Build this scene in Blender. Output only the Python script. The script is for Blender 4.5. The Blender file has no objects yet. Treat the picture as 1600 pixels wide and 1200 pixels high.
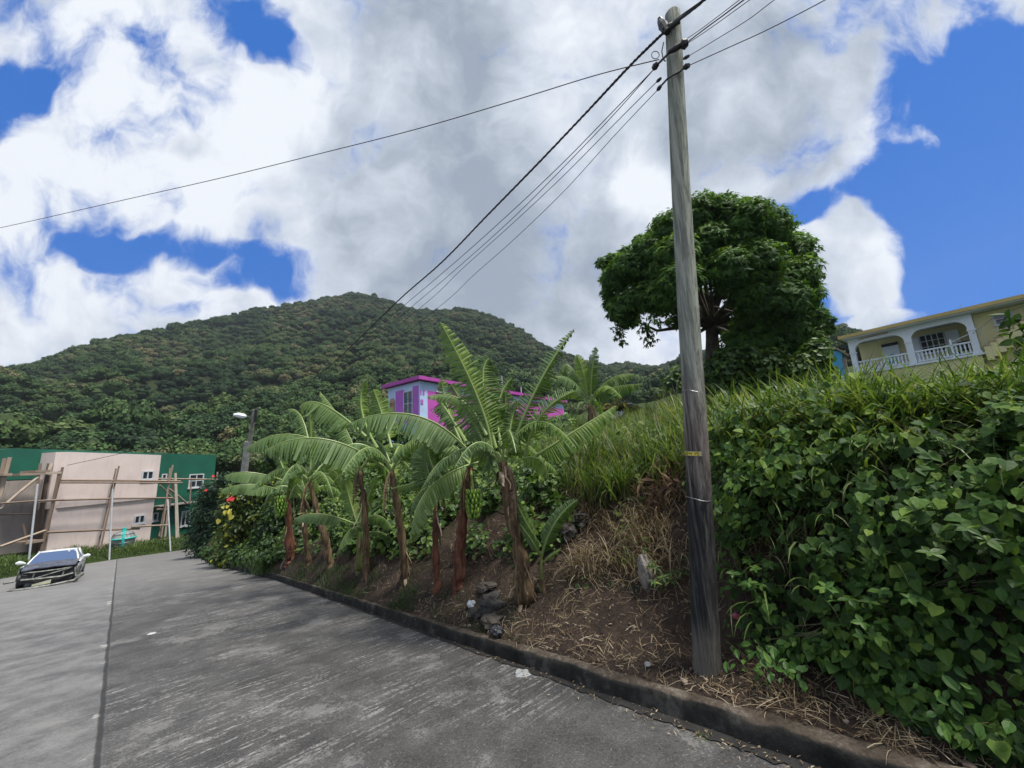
import bpy, math, random
import numpy as np
from mathutils import Vector, Matrix, noise
random.seed(7); RS = np.random.RandomState(11)
PI = math.pi; rad = math.radians
sc = bpy.context.scene; COL = sc.collection
# ------------------------------------------------------------------ camera
PITCH, ROLL, FPX = rad(11), rad(3), 600.0
F = np.array([0, math.cos(PITCH), math.sin(PITCH)])
R0 = np.array([1., 0, 0]); U0 = np.array([0, -math.sin(PITCH), math.cos(PITCH)])
RV = math.cos(ROLL)*R0 - math.sin(ROLL)*U0
UV = math.sin(ROLL)*R0 + math.cos(ROLL)*U0
cam = bpy.data.cameras.new('camera'); camo = bpy.data.objects.new('camera', cam); COL.objects.link(camo)
camo.matrix_world = Matrix(((RV[0], UV[0], -F[0], 0), (RV[1], UV[1], -F[1], 0), (RV[2], UV[2], -F[2], 0), (0, 0, 0, 1)))
cam.sensor_width = 36; cam.lens = 36*FPX/1600; cam.clip_end = 6000; cam.clip_start = .05
sc.camera = camo
def ray(px, py): return F + (px-800)/FPX*RV - (py-600)/FPX*UV
def P(px, py, t): return ray(px, py)*t
# ------------------------------------------------------------------ helpers
def tag(o, label=None, cat=None, group=None, kind=None):
    if label: o['label'] = label
    if cat: o['category'] = cat
    if group: o['group'] = group
    if kind: o['kind'] = kind
    return o
def thing(name, label, cat, loc, group=None):
    o = bpy.data.objects.new(name, None); COL.objects.link(o); o.location = [float(v) for v in loc]
    o.empty_display_size = .2
    return tag(o, label, cat, group)
class Geo:
    def __init__(s): s.v = []; s.l = []; s.n = []; s.a = []; s.m = []; s.k = 0
    def add(s, verts, faces, a=0.5, m=0):
        verts = np.asarray(verts, dtype=float).reshape(-1, 3)
        s.v.append(verts)
        for f in faces:
            s.l.append(np.asarray(f, dtype=np.int64)+s.k); s.n.append(np.array([len(f)])); s.m.append(np.array([m]))
        s.a.append(np.full(len(verts), a) if np.isscalar(a) else np.asarray(a, dtype=float))
        s.k += len(verts)
    def stamp(s, tv, tf, M, T, a, ta=None, m=0):
        tv = np.asarray(tv, float); n = len(T); k = len(tv)
        V = np.einsum('nij,kj->nki', M, tv) + np.asarray(T)[:, None, :]
        s.v.append(V.reshape(-1, 3)); off = (np.arange(n)*k + s.k)
        for f in tf: pass
        sizes = np.array([len(f) for f in tf]); flat = np.concatenate([np.asarray(f) for f in tf])
        s.l.append((off[:, None]+flat[None, :]).reshape(-1)); s.n.append(np.tile(sizes, n)); s.m.append(np.full(len(tf)*n, m))
        A = np.repeat(np.asarray(a, float), k)
        if ta is not None: A = A + np.tile(ta, n)
        s.a.append(A); s.k += n*k
    def grid(s, Pn, a=.5, m=0, close=False):
        Pn = np.asarray(Pn, float); r, c = Pn.shape[:2]
        idx = np.arange(r*c).reshape(r, c)
        if close: idx = np.concatenate([idx, idx[:, :1]], 1)
        q = np.stack([idx[:-1, :-1], idx[:-1, 1:], idx[1:, 1:], idx[1:, :-1]], -1).reshape(-1, 4)
        s.v.append(Pn.reshape(-1, 3)); s.l.append((q+s.k).reshape(-1)); s.n.append(np.full(len(q), 4)); s.m.append(np.full(len(q), m))
        s.a.append(np.full(r*c, a) if np.isscalar(a) else np.asarray(a, float).reshape(-1)); s.k += r*c
    def hexa(s, b, t, a=.5, m=0):   # bottom 4 pts, top 4 pts (ccw)
        s.add(list(b)+list(t), [(3, 2, 1, 0), (4, 5, 6, 7), (0, 1, 5, 4), (1, 2, 6, 5), (2, 3, 7, 6), (3, 0, 4, 7)], a, m)
    def box(s, lo, hi, fr=None, a=.5, m=0):
        (x0, y0, z0), (x1, y1, z1) = lo, hi
        p = np.array([(x0, y0, z0), (x1, y0, z0), (x1, y1, z0), (x0, y1, z0), (x0, y0, z1), (x1, y0, z1), (x1, y1, z1), (x0, y1, z1)], float)
        if fr is not None: p = fr(p)
        s.hexa(p[:4], p[4:], a, m)
    def tube(s, pts, r, n=8, a=.5, m=0, cap=True):
        pts = np.asarray(pts, float); r = np.full(len(pts), r) if np.isscalar(r) else np.asarray(r, float)
        tang = np.gradient(pts, axis=0); tang /= np.linalg.norm(tang, axis=1)[:, None]+1e-9
        ref = np.array([0, 0, 1.]) if abs(tang[0][2]) < .9 else np.array([1., 0, 0])
        u = np.cross(tang, ref); u /= np.linalg.norm(u, axis=1)[:, None]+1e-9
        for i in range(1, len(u)):
            w = u[i-1]-tang[i]*np.dot(u[i-1], tang[i]); u[i] = w/(np.linalg.norm(w)+1e-9)
        v = np.cross(tang, u); th = np.arange(n)*2*PI/n
        ring = pts[:, None]+r[:, None, None]*(np.cos(th)[None, :, None]*u[:, None]+np.sin(th)[None, :, None]*v[:, None])
        s.grid(ring, a, m, close=True)
        if cap:
            k = s.k-len(pts)*n
            s.l.append(np.arange(n)[::-1]+k); s.n.append(np.array([n])); s.m.append(np.array([m]))
            s.l.append(np.arange(n)+k+(len(pts)-1)*n); s.n.append(np.array([n])); s.m.append(np.array([m]))
    def build(s, name, mats, parent=None, origin=None, smooth=False, label=None, cat=None, group=None, kind=None):
        me = bpy.data.meshes.new(name)
        V = np.concatenate(s.v) if s.v else np.zeros((0, 3))
        o_ = np.zeros(3)
        if parent is not None:
            o_ = np.array(parent.location); q = parent.parent
            while q is not None: o_ = o_+np.array(q.location); q = q.parent
        elif origin is not None: o_ = np.asarray(origin, float)
        V = V-o_
        L = np.concatenate(s.l).astype(np.int32); N = np.concatenate(s.n).astype(np.int32)
        me.vertices.add(len(V)); me.vertices.foreach_set('co', V.astype(np.float32).ravel())
        me.loops.add(len(L)); me.loops.foreach_set('vertex_index', L)
        me.polygons.add(len(N)); st = np.concatenate([[0], np.cumsum(N)[:-1]]).astype(np.int32)
        me.polygons.foreach_set('loop_start', st); me.polygons.foreach_set('loop_total', N)
        if not isinstance(mats, (list, tuple)): mats = [mats]
        for m in mats: me.materials.append(m)
        me.polygons.foreach_set('material_index', np.concatenate(s.m).astype(np.int32))
        me.polygons.foreach_set('use_smooth', np.full(len(N), smooth))
        at = me.attributes.new('v', 'FLOAT', 'POINT'); at.data.foreach_set('value', np.concatenate(s.a).astype(np.float32))
        me.update(calc_edges=True)
        o = bpy.data.objects.new(name, me); COL.objects.link(o)
        if parent is not None: o.parent = parent
        elif origin is not None: o.location = [float(x) for x in origin]
        return tag(o, label, cat, group, kind)
def nz(p, sc_=1.0, oct_=4): return noise.fractal(Vector(p)*sc_, 1.0, 2.0, oct_)
# ------------------------------------------------------------------ materials
class NT:
    def __init__(s, name, world=False):
        if world: s.m = bpy.data.worlds.new(name)
        else: s.m = bpy.data.materials.new(name)
        s.m.use_nodes = True; s.t = s.m.node_tree; s.t.nodes.clear()
    def n(s, typ, **kw):
        nd = s.t.nodes.new('ShaderNode'+typ)
        for k, v in kw.items():
            if k.startswith('i_'):
                key = k[2:]; key = int(key) if key.isdigit() else key.replace('_', ' ')
                s.put(nd, key, v)
            else: setattr(nd, k, v)
        return nd
    def put(s, nd, key, v):
        if hasattr(v, 'is_output') or hasattr(v, 'links'): s.t.links.new(v, nd.inputs[key])
        elif hasattr(v, 'outputs'): s.t.links.new(v.outputs[0], nd.inputs[key])
        else:
            if isinstance(v, (tuple, list)) and len(v) == 3 and nd.inputs[key].type == 'RGBA': v = (*v, 1)
            nd.inputs[key].default_value = v
    def math(s, op, a, b=0.0, c=None, clamp=False):
        nd = s.n('Math', operation=op, use_clamp=clamp); s.put(nd, 0, a); s.put(nd, 1, b)
        if c is not None: s.put(nd, 2, c)
        return nd.outputs[0]
    def dot(s, v, c):
        nd = s.n('VectorMath', operation='DOT_PRODUCT'); s.put(nd, 0, v); nd.inputs[1].default_value = tuple(float(x) for x in c)
        return nd.outputs['Value']
    def mix(s, f, a, b):
        nd = s.n('Mix', data_type='RGBA'); s.put(nd, 0, f); s.put(nd, 6, a); s.put(nd, 7, b); return nd.outputs[2]
    def ss(s, v, lo, hi):
        nd = s.n('MapRange', interpolation_type='SMOOTHSTEP'); s.put(nd, 0, v); nd.inputs[1].default_value = lo; nd.inputs[2].default_value = hi
        return nd.outputs[0]
    def noise(s, vec, scale, det=4, rough=.55, dist=0):
        nd = s.n('TexNoise'); s.put(nd, 'Vector', vec); nd.inputs['Scale'].default_value = scale
        nd.inputs['Detail'].default_value = det; nd.inputs['Roughness'].default_value = rough; nd.inputs['Distortion'].default_value = dist
        return nd.outputs[0]
    def mapping(s, vec, scale=(1, 1, 1), rot=(0, 0, 0)):
        nd = s.n('Mapping'); s.put(nd, 'Vector', vec); nd.inputs['Scale'].default_value = scale; nd.inputs['Rotation'].default_value = rot
        return nd.outputs[0]
    def bsdf(s, col, rough=.6, bump=None, bs=.3, bd=.02, spec=.5, trans=None, tcol=None, metal=0, sub=None):
        b = s.n('BsdfPrincipled'); s.put(b, 'Base Color', col); s.put(b, 'Roughness', rough); s.put(b, 'Specular IOR Level', spec); s.put(b, 'Metallic', metal)
        if bump is not None:
            bn = s.n('Bump'); s.put(bn, 'Height', bump); bn.inputs['Strength'].default_value = bs; bn.inputs['Distance'].default_value = bd
            s.put(b, 'Normal', bn)
        out = s.n('OutputMaterial'); res = b.outputs[0]
        if trans:
            tr = s.n('BsdfTranslucent'); s.put(tr, 'Color', tcol if tcol is not None else col)
            mx = s.n('MixShader'); mx.inputs[0].default_value = trans
            s.t.links.new(res, mx.inputs[1]); s.t.links.new(tr.outputs[0], mx.inputs[2]); res = mx.outputs[0]
        s.t.links.new(res, out.inputs[0]); return s.m
    def obj(s): return s.n('TexCoord').outputs['Object']
    def attr(s, name='v', typ='GEOMETRY'):
        return s.n('Attribute', attribute_name=name, attribute_type=typ)
def ramp(n, fac, stops):
    r = n.n('ValToRGB'); n.put(r, 0, fac); e = r.color_ramp.elements
    while len(e) < len(stops): e.new(.5)
    for i, (p, c) in enumerate(stops): e[i].position = p; e[i].color = (*c, 1)
    return r.outputs[0]
def leafmat(name, stops, rough=.5, trans=.3, spec=.4, tmul=1.6, nscale=3.0):
    n = NT(name); a = n.attr('v').outputs['Fac']
    nn = n.noise(n.obj(), nscale, 3)
    f = n.math('ADD', a, n.math('MULTIPLY', n.math('SUBTRACT', nn, .5), .5), clamp=True)
    c = ramp(n, f, stops)
    g = n.n('VectorMath', operation='MULTIPLY'); n.put(g, 0, c); g.inputs[1].default_value = (tmul*1.15, tmul*1.2, tmul*.5)
    return n.bsdf(c, rough, trans=trans, tcol=g.outputs[0], spec=spec)
def plain(name, col, rough=.6, var=.25, nscale=4, bump=.1, metal=0, spec=.5, dirt=None):
    n = NT(name); o = n.obj(); f = n.noise(o, nscale, 5)
    d = tuple(c*(1-var) for c in col); l = tuple(min(1, c*(1+var*.5)) for c in col)
    c = n.mix(n.ss(f, .3, .7), d, l)
    if dirt:
        c = n.mix(n.math('MULTIPLY', n.ss(n.noise(n.mapping(o, (3, 3, .5)), 1.3, 5, .65), .5, .75), .6), c, dirt)
    return n.bsdf(c, rough, bump=n.noise(o, nscale*8, 3), bs=bump, metal=metal, spec=spec)
# ------------------------------------------------------------------ world + sun
SUN_EL, SUN_AZ = rad(66), rad(118)       # azimuth to the right of forward
sd = np.array([math.sin(SUN_AZ)*math.cos(SUN_EL), math.cos(SUN_AZ)*math.cos(SUN_EL), math.sin(SUN_EL)])
w = NT('World', world=True); sc.world = w.m
sky = w.n('TexSky', sky_type='NISHITA', sun_disc=False); sky.sun_elevation = SUN_EL; sky.sun_rotation = SUN_AZ
sky.air_density = 1.0; sky.dust_density = .3; sky.ozone_density = 3.0
d = w.n('TexCoord').outputs['Generated']
df = w.math('MAXIMUM', w.dot(d, F), .12)
u = w.math('DIVIDE', w.dot(d, RV), df); v = w.math('DIVIDE', w.dot(d, UV), df)
cmb = w.n('CombineXYZ'); w.put(cmb, 0, u); w.put(cmb, 1, v); uv = cmb.outputs[0]
warp = w.n('TexNoise', noise_dimensions='2D'); w.put(warp, 'Vector', uv); warp.inputs['Scale'].default_value = 3.2; warp.inputs['Detail'].default_value = 3; warp.inputs['Roughness'].default_value = .6
wv = w.n('VectorMath', operation='SUBTRACT'); w.put(wv, 0, warp.outputs['Color']); wv.inputs[1].default_value = (.5, .5, .5)
wv2 = w.n('VectorMath', operation='MULTIPLY'); w.put(wv2, 0, wv); wv2.inputs[1].default_value = (.16, .16, 0)
uvw = w.n('VectorMath', operation='ADD'); w.put(uvw, 0, uv); w.put(uvw, 1, wv2)
def accum(lst):
    r = 0.0
    for e in lst:
        amp, px, py, rx, ry = e[:5]; ang = rad(e[5]) if len(e) > 5 else 0; kx, ky = 600/rx/1.5, 600/ry/1.5; cx, cy = (px-800)/600, (600-py)/600
        if ang:
            c, s_ = math.cos(-ang), math.sin(-ang); rx_, ry_ = cx*c-cy*s_, cx*s_+cy*c
            q = w.n('VectorRotate', rotation_type='Z_AXIS'); w.put(q, 'Vector', UVW); q.inputs['Angle'].default_value = -ang; src = q.outputs[0]; cx, cy = rx_, ry_
        else: src = UVW
        m = w.n('VectorMath', operation='MULTIPLY_ADD'); w.put(m, 0, src); m.inputs[1].default_value = (kx, ky, 0); m.inputs[2].default_value = (-cx*kx, -cy*ky, 0)
        dd = w.n('VectorMath', operation='DOT_PRODUCT'); w.put(dd, 0, m); w.put(dd, 1, m)
        f = w.math('MULTIPLY_ADD', dd.outputs['Value'], -1.0, 1.0, clamp=True)
        r = w.math('MULTIPLY_ADD', f, amp*1.0, r)
    return r
UVW = uvw.outputs[0]
def noise2(vec, scale, det, rough, dist=0):
    o = w.noise(vec, scale, det, rough, dist); o.node.noise_dimensions = '2D'; return o
GAPS = [(.95, 385, 35, 70, 38, -40), (.8, 450, 95, 60, 24, -30), (.9, 0, 165, 75, 50, 30), (.35, 70, 90, 25, 70), (.3, 230, 60, 60, 30, 40), (.3, 120, 230, 60, 30), (1.0, 165, 393, 60, 22, -10),
        (1.1, 410, 425, 100, 34, 0), (.9, 285, 388, 60, 22), (.9, 290, 478, 42, 18), (1.5, 1510, 280, 130, 210, 0), (.9, 1420, 420, 60, 160), (1.2, 1620, 420, 150, 140), (1.0, 1268, 350, 50, 42), (.8, 1330, 305, 55, 26, 25),
        (.8, 1285, 500, 40, 40), (.8, 1560, 130, 90, 90), (.35, 1330, 20, 60, 50), (.9, -500, 0, 300, 300), (.8, 2300, 200, 500, 500), (.6, 900, -700, 400, 250)]
CL = [(.55, 720, 300, 330, 330), (.3, 1120, 200, 200, 200), (1.5, 1340, 400, 75, 55, 40), (1.2, 1350, 470, 45, 50), (.95, 1436, 214, 34, 22), (1.1, 1440, 497, 110, 16, 8), (.9, 1575, 470, 60, 14), (.55, 1590, 15, 50, 40), (.6, 380, 470, 60, 22), (.5, 330, 415, 50, 14), (.7, 1480, 60, 60, 40)]
n1 = noise2(UVW, 4.2, 9, .60); n2 = noise2(uv, 1.7, 2, .5)
dens = w.math('ADD', w.math('SUBTRACT', .66, w.math('MULTIPLY', accum(GAPS), 1.08)), accum(CL))
dens = w.math('ADD', dens, w.math('MULTIPLY', w.math('SUBTRACT', n1, .5), 3.3))
cover = w.ss(dens, -.2, .85)
DARK = [(.72, 690, 250, 190, 260, -15), (.55, 880, 440, 160, 120), (.6, 1150, 120, 200, 120), (.35, 200, 200, 100, 60), (.35, 600, 60, 160, 80), (.4, 1250, 230, 90, 90)]
LIT = [(.45, 280, 230, 320, 240), (.8, 1010, 290, 50, 70), (.7, 150, 60, 60, 60), (.4, 1000, 530, 80, 30), (.4, 850, 130, 60, 60), (.6, 240, 160, 140, 50), (.5, 100, 300, 200, 60), (.4, 300, 300, 150, 50)]
shade = w.math('SUBTRACT', accum(DARK), accum(LIT))
shade = w.math('ADD', shade, w.math('MULTIPLY', w.math('SUBTRACT', n2, .45), 1.5))
shade = w.math('ADD', shade, w.math('MULTIPLY', w.math('SUBTRACT', n1, .5), -1.0))
shade = w.math('ADD', shade, w.math('MULTIPLY', w.math('SUBTRACT', noise2(UVW, 5.2, 6, .58), .5), 1.9))
shade = w.math('ADD', shade, w.math('MULTIPLY', w.ss(dens, .2, .9), .4))
ccol = ramp(w, w.math('MULTIPLY', shade, .7, clamp=True), [(0, (.90, .94, 1.0)), (.35, (.66, .72, .82)), (.7, (.47, .53, .62)), (1, (.34, .40, .49))])
csc = w.n('VectorMath', operation='SCALE'); w.put(csc, 0, ccol); csc.inputs['Scale'].default_value = 7.7
tint = w.n('VectorMath', operation='MULTIPLY'); w.put(tint, 0, sky); tint.inputs[1].default_value = (.20, .62, 1.20)
blue = w.mix(.7, tint.outputs[0], (.12, 1.30, 4.9))
fin = w.mix(cover, blue, csc.outputs[0])
bg = w.n('Background'); w.put(bg, 0, fin); bg.inputs[1].default_value = .085
wo = w.n('OutputWorld'); w.t.links.new(bg.outputs[0], wo.inputs[0])
w.m.cycles.sampling_method = 'MANUAL'; w.m.cycles.sample_map_resolution = 256
sl = bpy.data.lights.new('sun', 'SUN'); sl.energy = 3.6; sl.angle = rad(11); sl.color = (1, .95, .85)
so = bpy.data.objects.new('sun', sl); COL.objects.link(so); so.rotation_euler = Vector(sd).to_track_quat('Z', 'Y').to_euler()
sc.view_settings.view_transform = 'Standard'; sc.view_settings.look = 'None'; sc.view_settings.gamma = 1; sc.view_settings.exposure = .62
sc.cycles.max_bounces = 6; sc.cycles.diffuse_bounces = 3; sc.cycles.glossy_bounces = 2; sc.cycles.transmission_bounces = 4; sc.cycles.transparent_max_bounces = 6
sc.cycles.use_denoising = True
# ------------------------------------------------------------------ terrain
RA, RB, RC = -1.9, .036, -.0927
def Rz(x, y):
    return RA+RB*x+RC*y
def road_hit(px, py):
    r = ray(px, py); t = RA/(r[2]-RB*r[0]-RC*r[1]); return r*t
kp = [(1256, 1190), (1170, 1161), (1085, 1133), (954, 1089), (840, 1046), (735, 1013), (604, 967), (500, 931), (430, 906), (380, 893), (335, 884), (312, 872)]
KP = np.array([road_hit(*p) for p in kp])
ext = [KP[0]+(KP[0]-KP[2])/np.linalg.norm(KP[0]-KP[2])*q for q in (6, 4, 2.5, 1.4, .7)]
ext = [np.array([e[0], e[1], Rz(e[0], e[1])]) for e in ext]
KP = np.array(ext+list(KP))            # from behind-right to far-left
KC = KP.copy()
_t = np.concatenate([[0], np.cumsum(np.linalg.norm(np.diff(KP[:, :2], axis=0), axis=1))]); _q = np.linspace(0, _t[-1], 500)
KP = np.stack([np.interp(_q, _t, KP[:, i]) for i in range(3)], -1)
for _ in range(3):
    _w = 9; _p = np.concatenate([KP[:1]*2-KP[_w:0:-1], KP, KP[-1:]*2-KP[-2:-_w-2:-1]]); KP = np.stack([np.convolve(_p[:, i], np.ones(2*_w+1)/(2*_w+1), 'valid') for i in range(3)], -1)
KP[:, 2] = Rz(KP[:, 0], KP[:, 1])
az = np.arctan2(KP[:, 0], KP[:, 1]); rk_ = np.hypot(KP[:, 0], KP[:, 1])
o_ = np.argsort(az); AZK, RKK = az[o_], rk_[o_]
A_COR = AZK[0]; A_MAX = AZK[-1]
def rk(a): return np.interp(a, AZK, RKK)
def paz(px, py=700): r = ray(px, py); return math.atan2(r[0], r[1])
DS = np.array([0, .3, .7, 1.1, 1.6, 2.2, 3, 4, 6, 9, 14, 20, 30, 60])
PR = [(paz(310), [0, .05, .10, .15, .2, .3, .4, .5, .6, .7, .8, .9, 1.1, 2]),
      (paz(480), [0, .05, .15, .25, .4, .5, .6, .7, .9, 1.1, 1.3, 1.6, 2.2, 4]),
      (paz(640), [0, .06, .2, .4, .65, .95, 1.2, 1.4, 1.6, 2.0, 2.6, 3.4, 4.5, 7]),
      (paz(820), [0, .07, .22, .45, .8, 1.15, 1.6, 1.85, 2.1, 2.5, 3.2, 4.0, 5.2, 8]),
      (paz(960), [0, .07, .2, .45, .85, 1.3, 1.75, 1.95, 2.2, 2.7, 3.4, 4.1, 5.6, 9]),
      (paz(1082), [0, .06, .18, .50, 1.05, 1.55, 1.9, 2.15, 2.6, 3.1, 4.0, 5.0, 6.5, 10]),
      (paz(1135), [0, .06, .2, .95, 1.8, 2.2, 2.35, 2.3, 2.35, 2.6, 3.7, 5.0, 6.5, 10]),
      (paz(1220), [0, .06, .3, 1.35, 2.05, 2.25, 2.3, 2.25, 2.3, 2.5, 3.3, 4.3, 5.6, 11]),
      (paz(1400), [0, .08, .8, 1.65, 1.9, 2.0, 2.05, 2.05, 2.1, 2.35, 2.9, 3.6, 4.9, 11]),
      (paz(1600), [0, .3, 1.1, 1.55, 1.75, 1.85, 1.9, 1.95, 2.05, 2.3, 2.9, 3.6, 4.9, 11]),
      (rad(150), [0, .2, 1.0, 1.5, 1.9, 2.1, 2.3, 2.5, 3.0, 3.8, 4.6, 5.4, 7.0, 13])]
PA = np.array([p[0] for p in PR]); PT = np.array([p[1] for p in PR])
def prof(a, dd):
    row = np.array([np.interp(a, PA, PT[:, i]) for i in range(len(DS))]); return float(np.interp(dd, DS, row))
KW = .14
def Hb(a, dd):      # height of bank at azimuth a, distance dd past the outer kerb edge
    r0 = rk(a); x0, y0 = math.sin(a)*r0, math.cos(a)*r0
    r = r0+KW+dd; x, y = math.sin(a)*r, math.cos(a)*r
    z = Rz(x0, y0)+.16+prof(a, dd)
    amp = min(1, dd/.5)
    return z+amp*(.10*nz((x, y, 3), .9, 4)+.03*nz((x, y, 7), 5, 3)+(.25*nz((x, y, 1), .22, 3)*min(1, (dd-3)/2) if dd > 3 else 0))
E1, E2, E3 = road_hit(302, 857), road_hit(140, 880), road_hit(0, 905)
EDGE = np.array([E1+np.array([6, 7, 0]), E1, E2, E3, E3+np.array([-1, -7, 0]), E3+np.array([0, -30, 0])])
ea = np.arctan2(EDGE[:, 0], EDGE[:, 1]); er = np.hypot(EDGE[:, 0], EDGE[:, 1]); oo = np.argsort(ea); EA, ER = ea[oo], er[oo]
def re_(a): return float(np.interp(a, EA, ER))
def Hv(a, dd):
    r0 = re_(a); z = Rz(math.sin(a)*r0, math.cos(a)*r0)
    r = r0+dd; x, y = math.sin(a)*r, math.cos(a)*r
    return z-.02+.45*min(1, dd/1.6)**1.3+.05*nz((x, y, 0), 1.2, 3)*min(1, dd)+max(0, dd-25)*.05
def H(x, y):
    a = math.atan2(x, y); r = math.hypot(x, y)
    if a >= A_COR and a <= A_MAX:
        dd = r-rk(a)-KW
        return Hb(a, dd) if dd > 0 else Rz(x, y)
    if a < A_COR:
        dd = r-re_(a); return Hv(a, dd) if dd > 0 else Rz(x, y)
    return Rz(x, y)
def hit(px, py, tmax=60):
    r = ray(px, py); t = 1.0; pt = t
    while t < tmax:
        p = r*t
        if p[2] < H(p[0], p[1]):
            lo, hi = pt, t
            for _ in range(14):
                m = (lo+hi)/2; q = r*m
                if q[2] < H(q[0], q[1]): hi = m
                else: lo = m
            return r*hi
        pt = t; t *= 1.03
    return r*tmax
def tof(p): return float(np.dot(p, F))
# ------------------------------------------------------------------ setting materials
def soil_mat():
    n = NT('soil'); o = n.obj()
    a = n.noise(o, 1.3, 6, .65); b = n.noise(o, 14, 6, .7); c = n.noise(o, 60, 3, .6)
    col = ramp(n, n.math('ADD', n.math('MULTIPLY', a, .5), n.math('MULTIPLY', b, .5)), [(.3, (.016, .012, .010)), (.48, (.045, .033, .026)), (.6, (.075, .055, .042)), (.75, (.13, .10, .075))])
    g = n.ss(n.noise(o, .8, 5, .6), .55, .68)
    col = n.mix(n.math('MULTIPLY', g, .35), col, (.035, .045, .015))
    far = n.ss(n.math('ADD', n.attr('v').outputs['Fac'], n.math('MULTIPLY', n.math('SUBTRACT', a, .5), 2.0)), 2.2, 3.6)
    col = n.mix(far, col, ramp(n, b, [(.3, (.02, .035, .01)), (.6, (.05, .075, .02)), (.75, (.10, .11, .04))]))
    h = n.math('ADD', b, n.math('MULTIPLY', c, .5))
    return n.bsdf(col, .95, bump=h, bs=1, bd=.05, spec=.15)
SOIL = soil_mat()
def grassland_mat():
    n = NT('grassland'); o = n.obj(); a = n.noise(o, .5, 6, .6); b = n.noise(o, 9, 5, .7)
    col = ramp(n, n.math('ADD', n.math('MULTIPLY', a, .5), n.math('MULTIPLY', b, .5)), [(.3, (.012, .02, .006)), (.5, (.03, .05, .014)), (.7, (.06, .075, .025))])
    return n.bsdf(col, .95, bump=b, bs=1, bd=.1, spec=.1)
GRASSL = grassland_mat()
# road
def road_mat():
    n = NT('road_concrete'); o = n.obj()
    j0, j1 = road_hit(150, 1200), road_hit(181, 892); jd = (j1-j0)[:2]; jd /= np.linalg.norm(jd); jn = np.array([jd[1], -jd[0]])   # right of joint positive
    s = n.math('SUBTRACT', n.dot(o, (jn[0], jn[1], 0)), float(jn@j0[:2]))
    s = n.math('ADD', s, n.math('MULTIPLY', n.math('SUBTRACT', n.noise(o, 1.5, 3), .5), .05))
    kd = (KC[8]-KC[6])[:2]; kd /= np.linalg.norm(kd); kn = np.array([kd[1], -kd[0]])
    al = n.dot(o, (kd[0], kd[1], 0)); ac = n.dot(o, (kn[0], kn[1], 0))
    cv = n.n('CombineXYZ'); n.put(cv, 0, al); n.put(cv, 1, ac); rv = cv.outputs[0]
    big = n.noise(o, .45, 5, .6, .6); med = n.noise(o, 2.2, 8, .7); fine = n.noise(o, 45, 5, .75)
    wob = n.noise(o, 6, 3)
    gv = n.n('CombineXYZ'); n.put(gv, 0, n.math('ADD', n.math('MULTIPLY', al, 19.0), n.math('MULTIPLY', wob, .8))); n.put(gv, 1, n.math('MULTIPLY', ac, 1.9))
    groove = n.noise(gv.outputs[0], 1.0, 3, .6)
    gl = n.ss(groove, .52, .60)
    gv2 = n.n('CombineXYZ'); n.put(gv2, 0, n.math('MULTIPLY', al, 3.2)); n.put(gv2, 1, n.math('MULTIPLY', ac, .45))
    band = n.noise(gv2.outputs[0], 1.0, 5, .65, .4)
    right = n.ss(s, -.03, .05)
    base = ramp(n, n.math('ADD', n.math('MULTIPLY', med, .42), n.math('ADD', n.math('MULTIPLY', band, .13), n.math('MULTIPLY', fine, .45))), [(.36, (.025, .024, .024)), (.46, (.052, .050, .050)), (.55, (.080, .078, .077)), (.68, (.155, .150, .145))])
    lite = n.mix(n.ss(n.math('ADD', n.math('MULTIPLY', band, .12), n.math('ADD', n.math('MULTIPLY', med, .58), n.math('MULTIPLY', fine, .3))), .38, .62), (.08, .08, .081), (.185, .182, .18))
    col = n.mix(right, lite, base)
    # worn, paler patches where the laitance shows
    wear = n.ss(n.math('ADD', n.noise(o, 1.1, 9, .75, .3), n.math('MULTIPLY', n.math('SUBTRACT', fine, .5), .25)), .545, .60)
    col = n.mix(n.math('MULTIPLY', wear, .5), col, (.20, .196, .188))
    gm = n.math('MULTIPLY', gl, n.math('MULTIPLY', n.ss(big, .40, .58), n.ss(n.noise(o, 24, 5, .8), .44, .56)))
    col = n.mix(n.math('MULTIPLY', gm, n.math('MULTIPLY_ADD', right, .65, .12)), col, (.29, .283, .275))
    pits = n.ss(n.noise(o, 55, 4, .7), .60, .68)
    col = n.mix(n.math('MULTIPLY', pits, .5), col, (.32, .31, .30))
    dk = n.ss(n.noise(n.mapping(rv, (.7, .3, 1)), 1.2, 9, .68), .55, .66)
    col = n.mix(n.math('MULTIPLY', dk, .55), col, (.035, .034, .034))
    # far part paler
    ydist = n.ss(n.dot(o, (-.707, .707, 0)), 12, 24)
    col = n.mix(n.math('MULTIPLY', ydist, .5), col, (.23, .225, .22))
    jm = n.math('SUBTRACT', 1.0, n.ss(n.math('ABSOLUTE', s), .008, .03))
    col = n.mix(n.math('MULTIPLY', jm, .85), col, (.02, .02, .02))
    chip = n.math('MULTIPLY', n.math('SUBTRACT', 1.0, n.ss(n.math('ABSOLUTE', n.math('ADD', s, .06)), .02, .06)), n.ss(n.noise(o, 1.1, 6, .7), .56, .60))
    col = n.mix(n.math('MULTIPLY', chip, .8), col, (.36, .35, .33))
    h = n.math('ADD', n.math('MULTIPLY', groove, .7), n.math('ADD', n.math('MULTIPLY', fine, .35), n.math('MULTIPLY', jm, -1.5)))
    return n.bsdf(col, n.math('MULTIPLY_ADD', med, .3, .5), bump=h, bs=.7, bd=.012, spec=.35)
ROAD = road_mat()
def inner_poly():
    """road outline as radius per azimuth"""
    out = []
    for a in np.radians(np.arange(-179.5, 180, .5)):
        if A_COR <= a <= A_MAX: r = float(rk(a))
        elif a < A_COR and a > EA[0]: r = re_(a)
        else: r = 26
        out.append((a, r))
    return out
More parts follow.
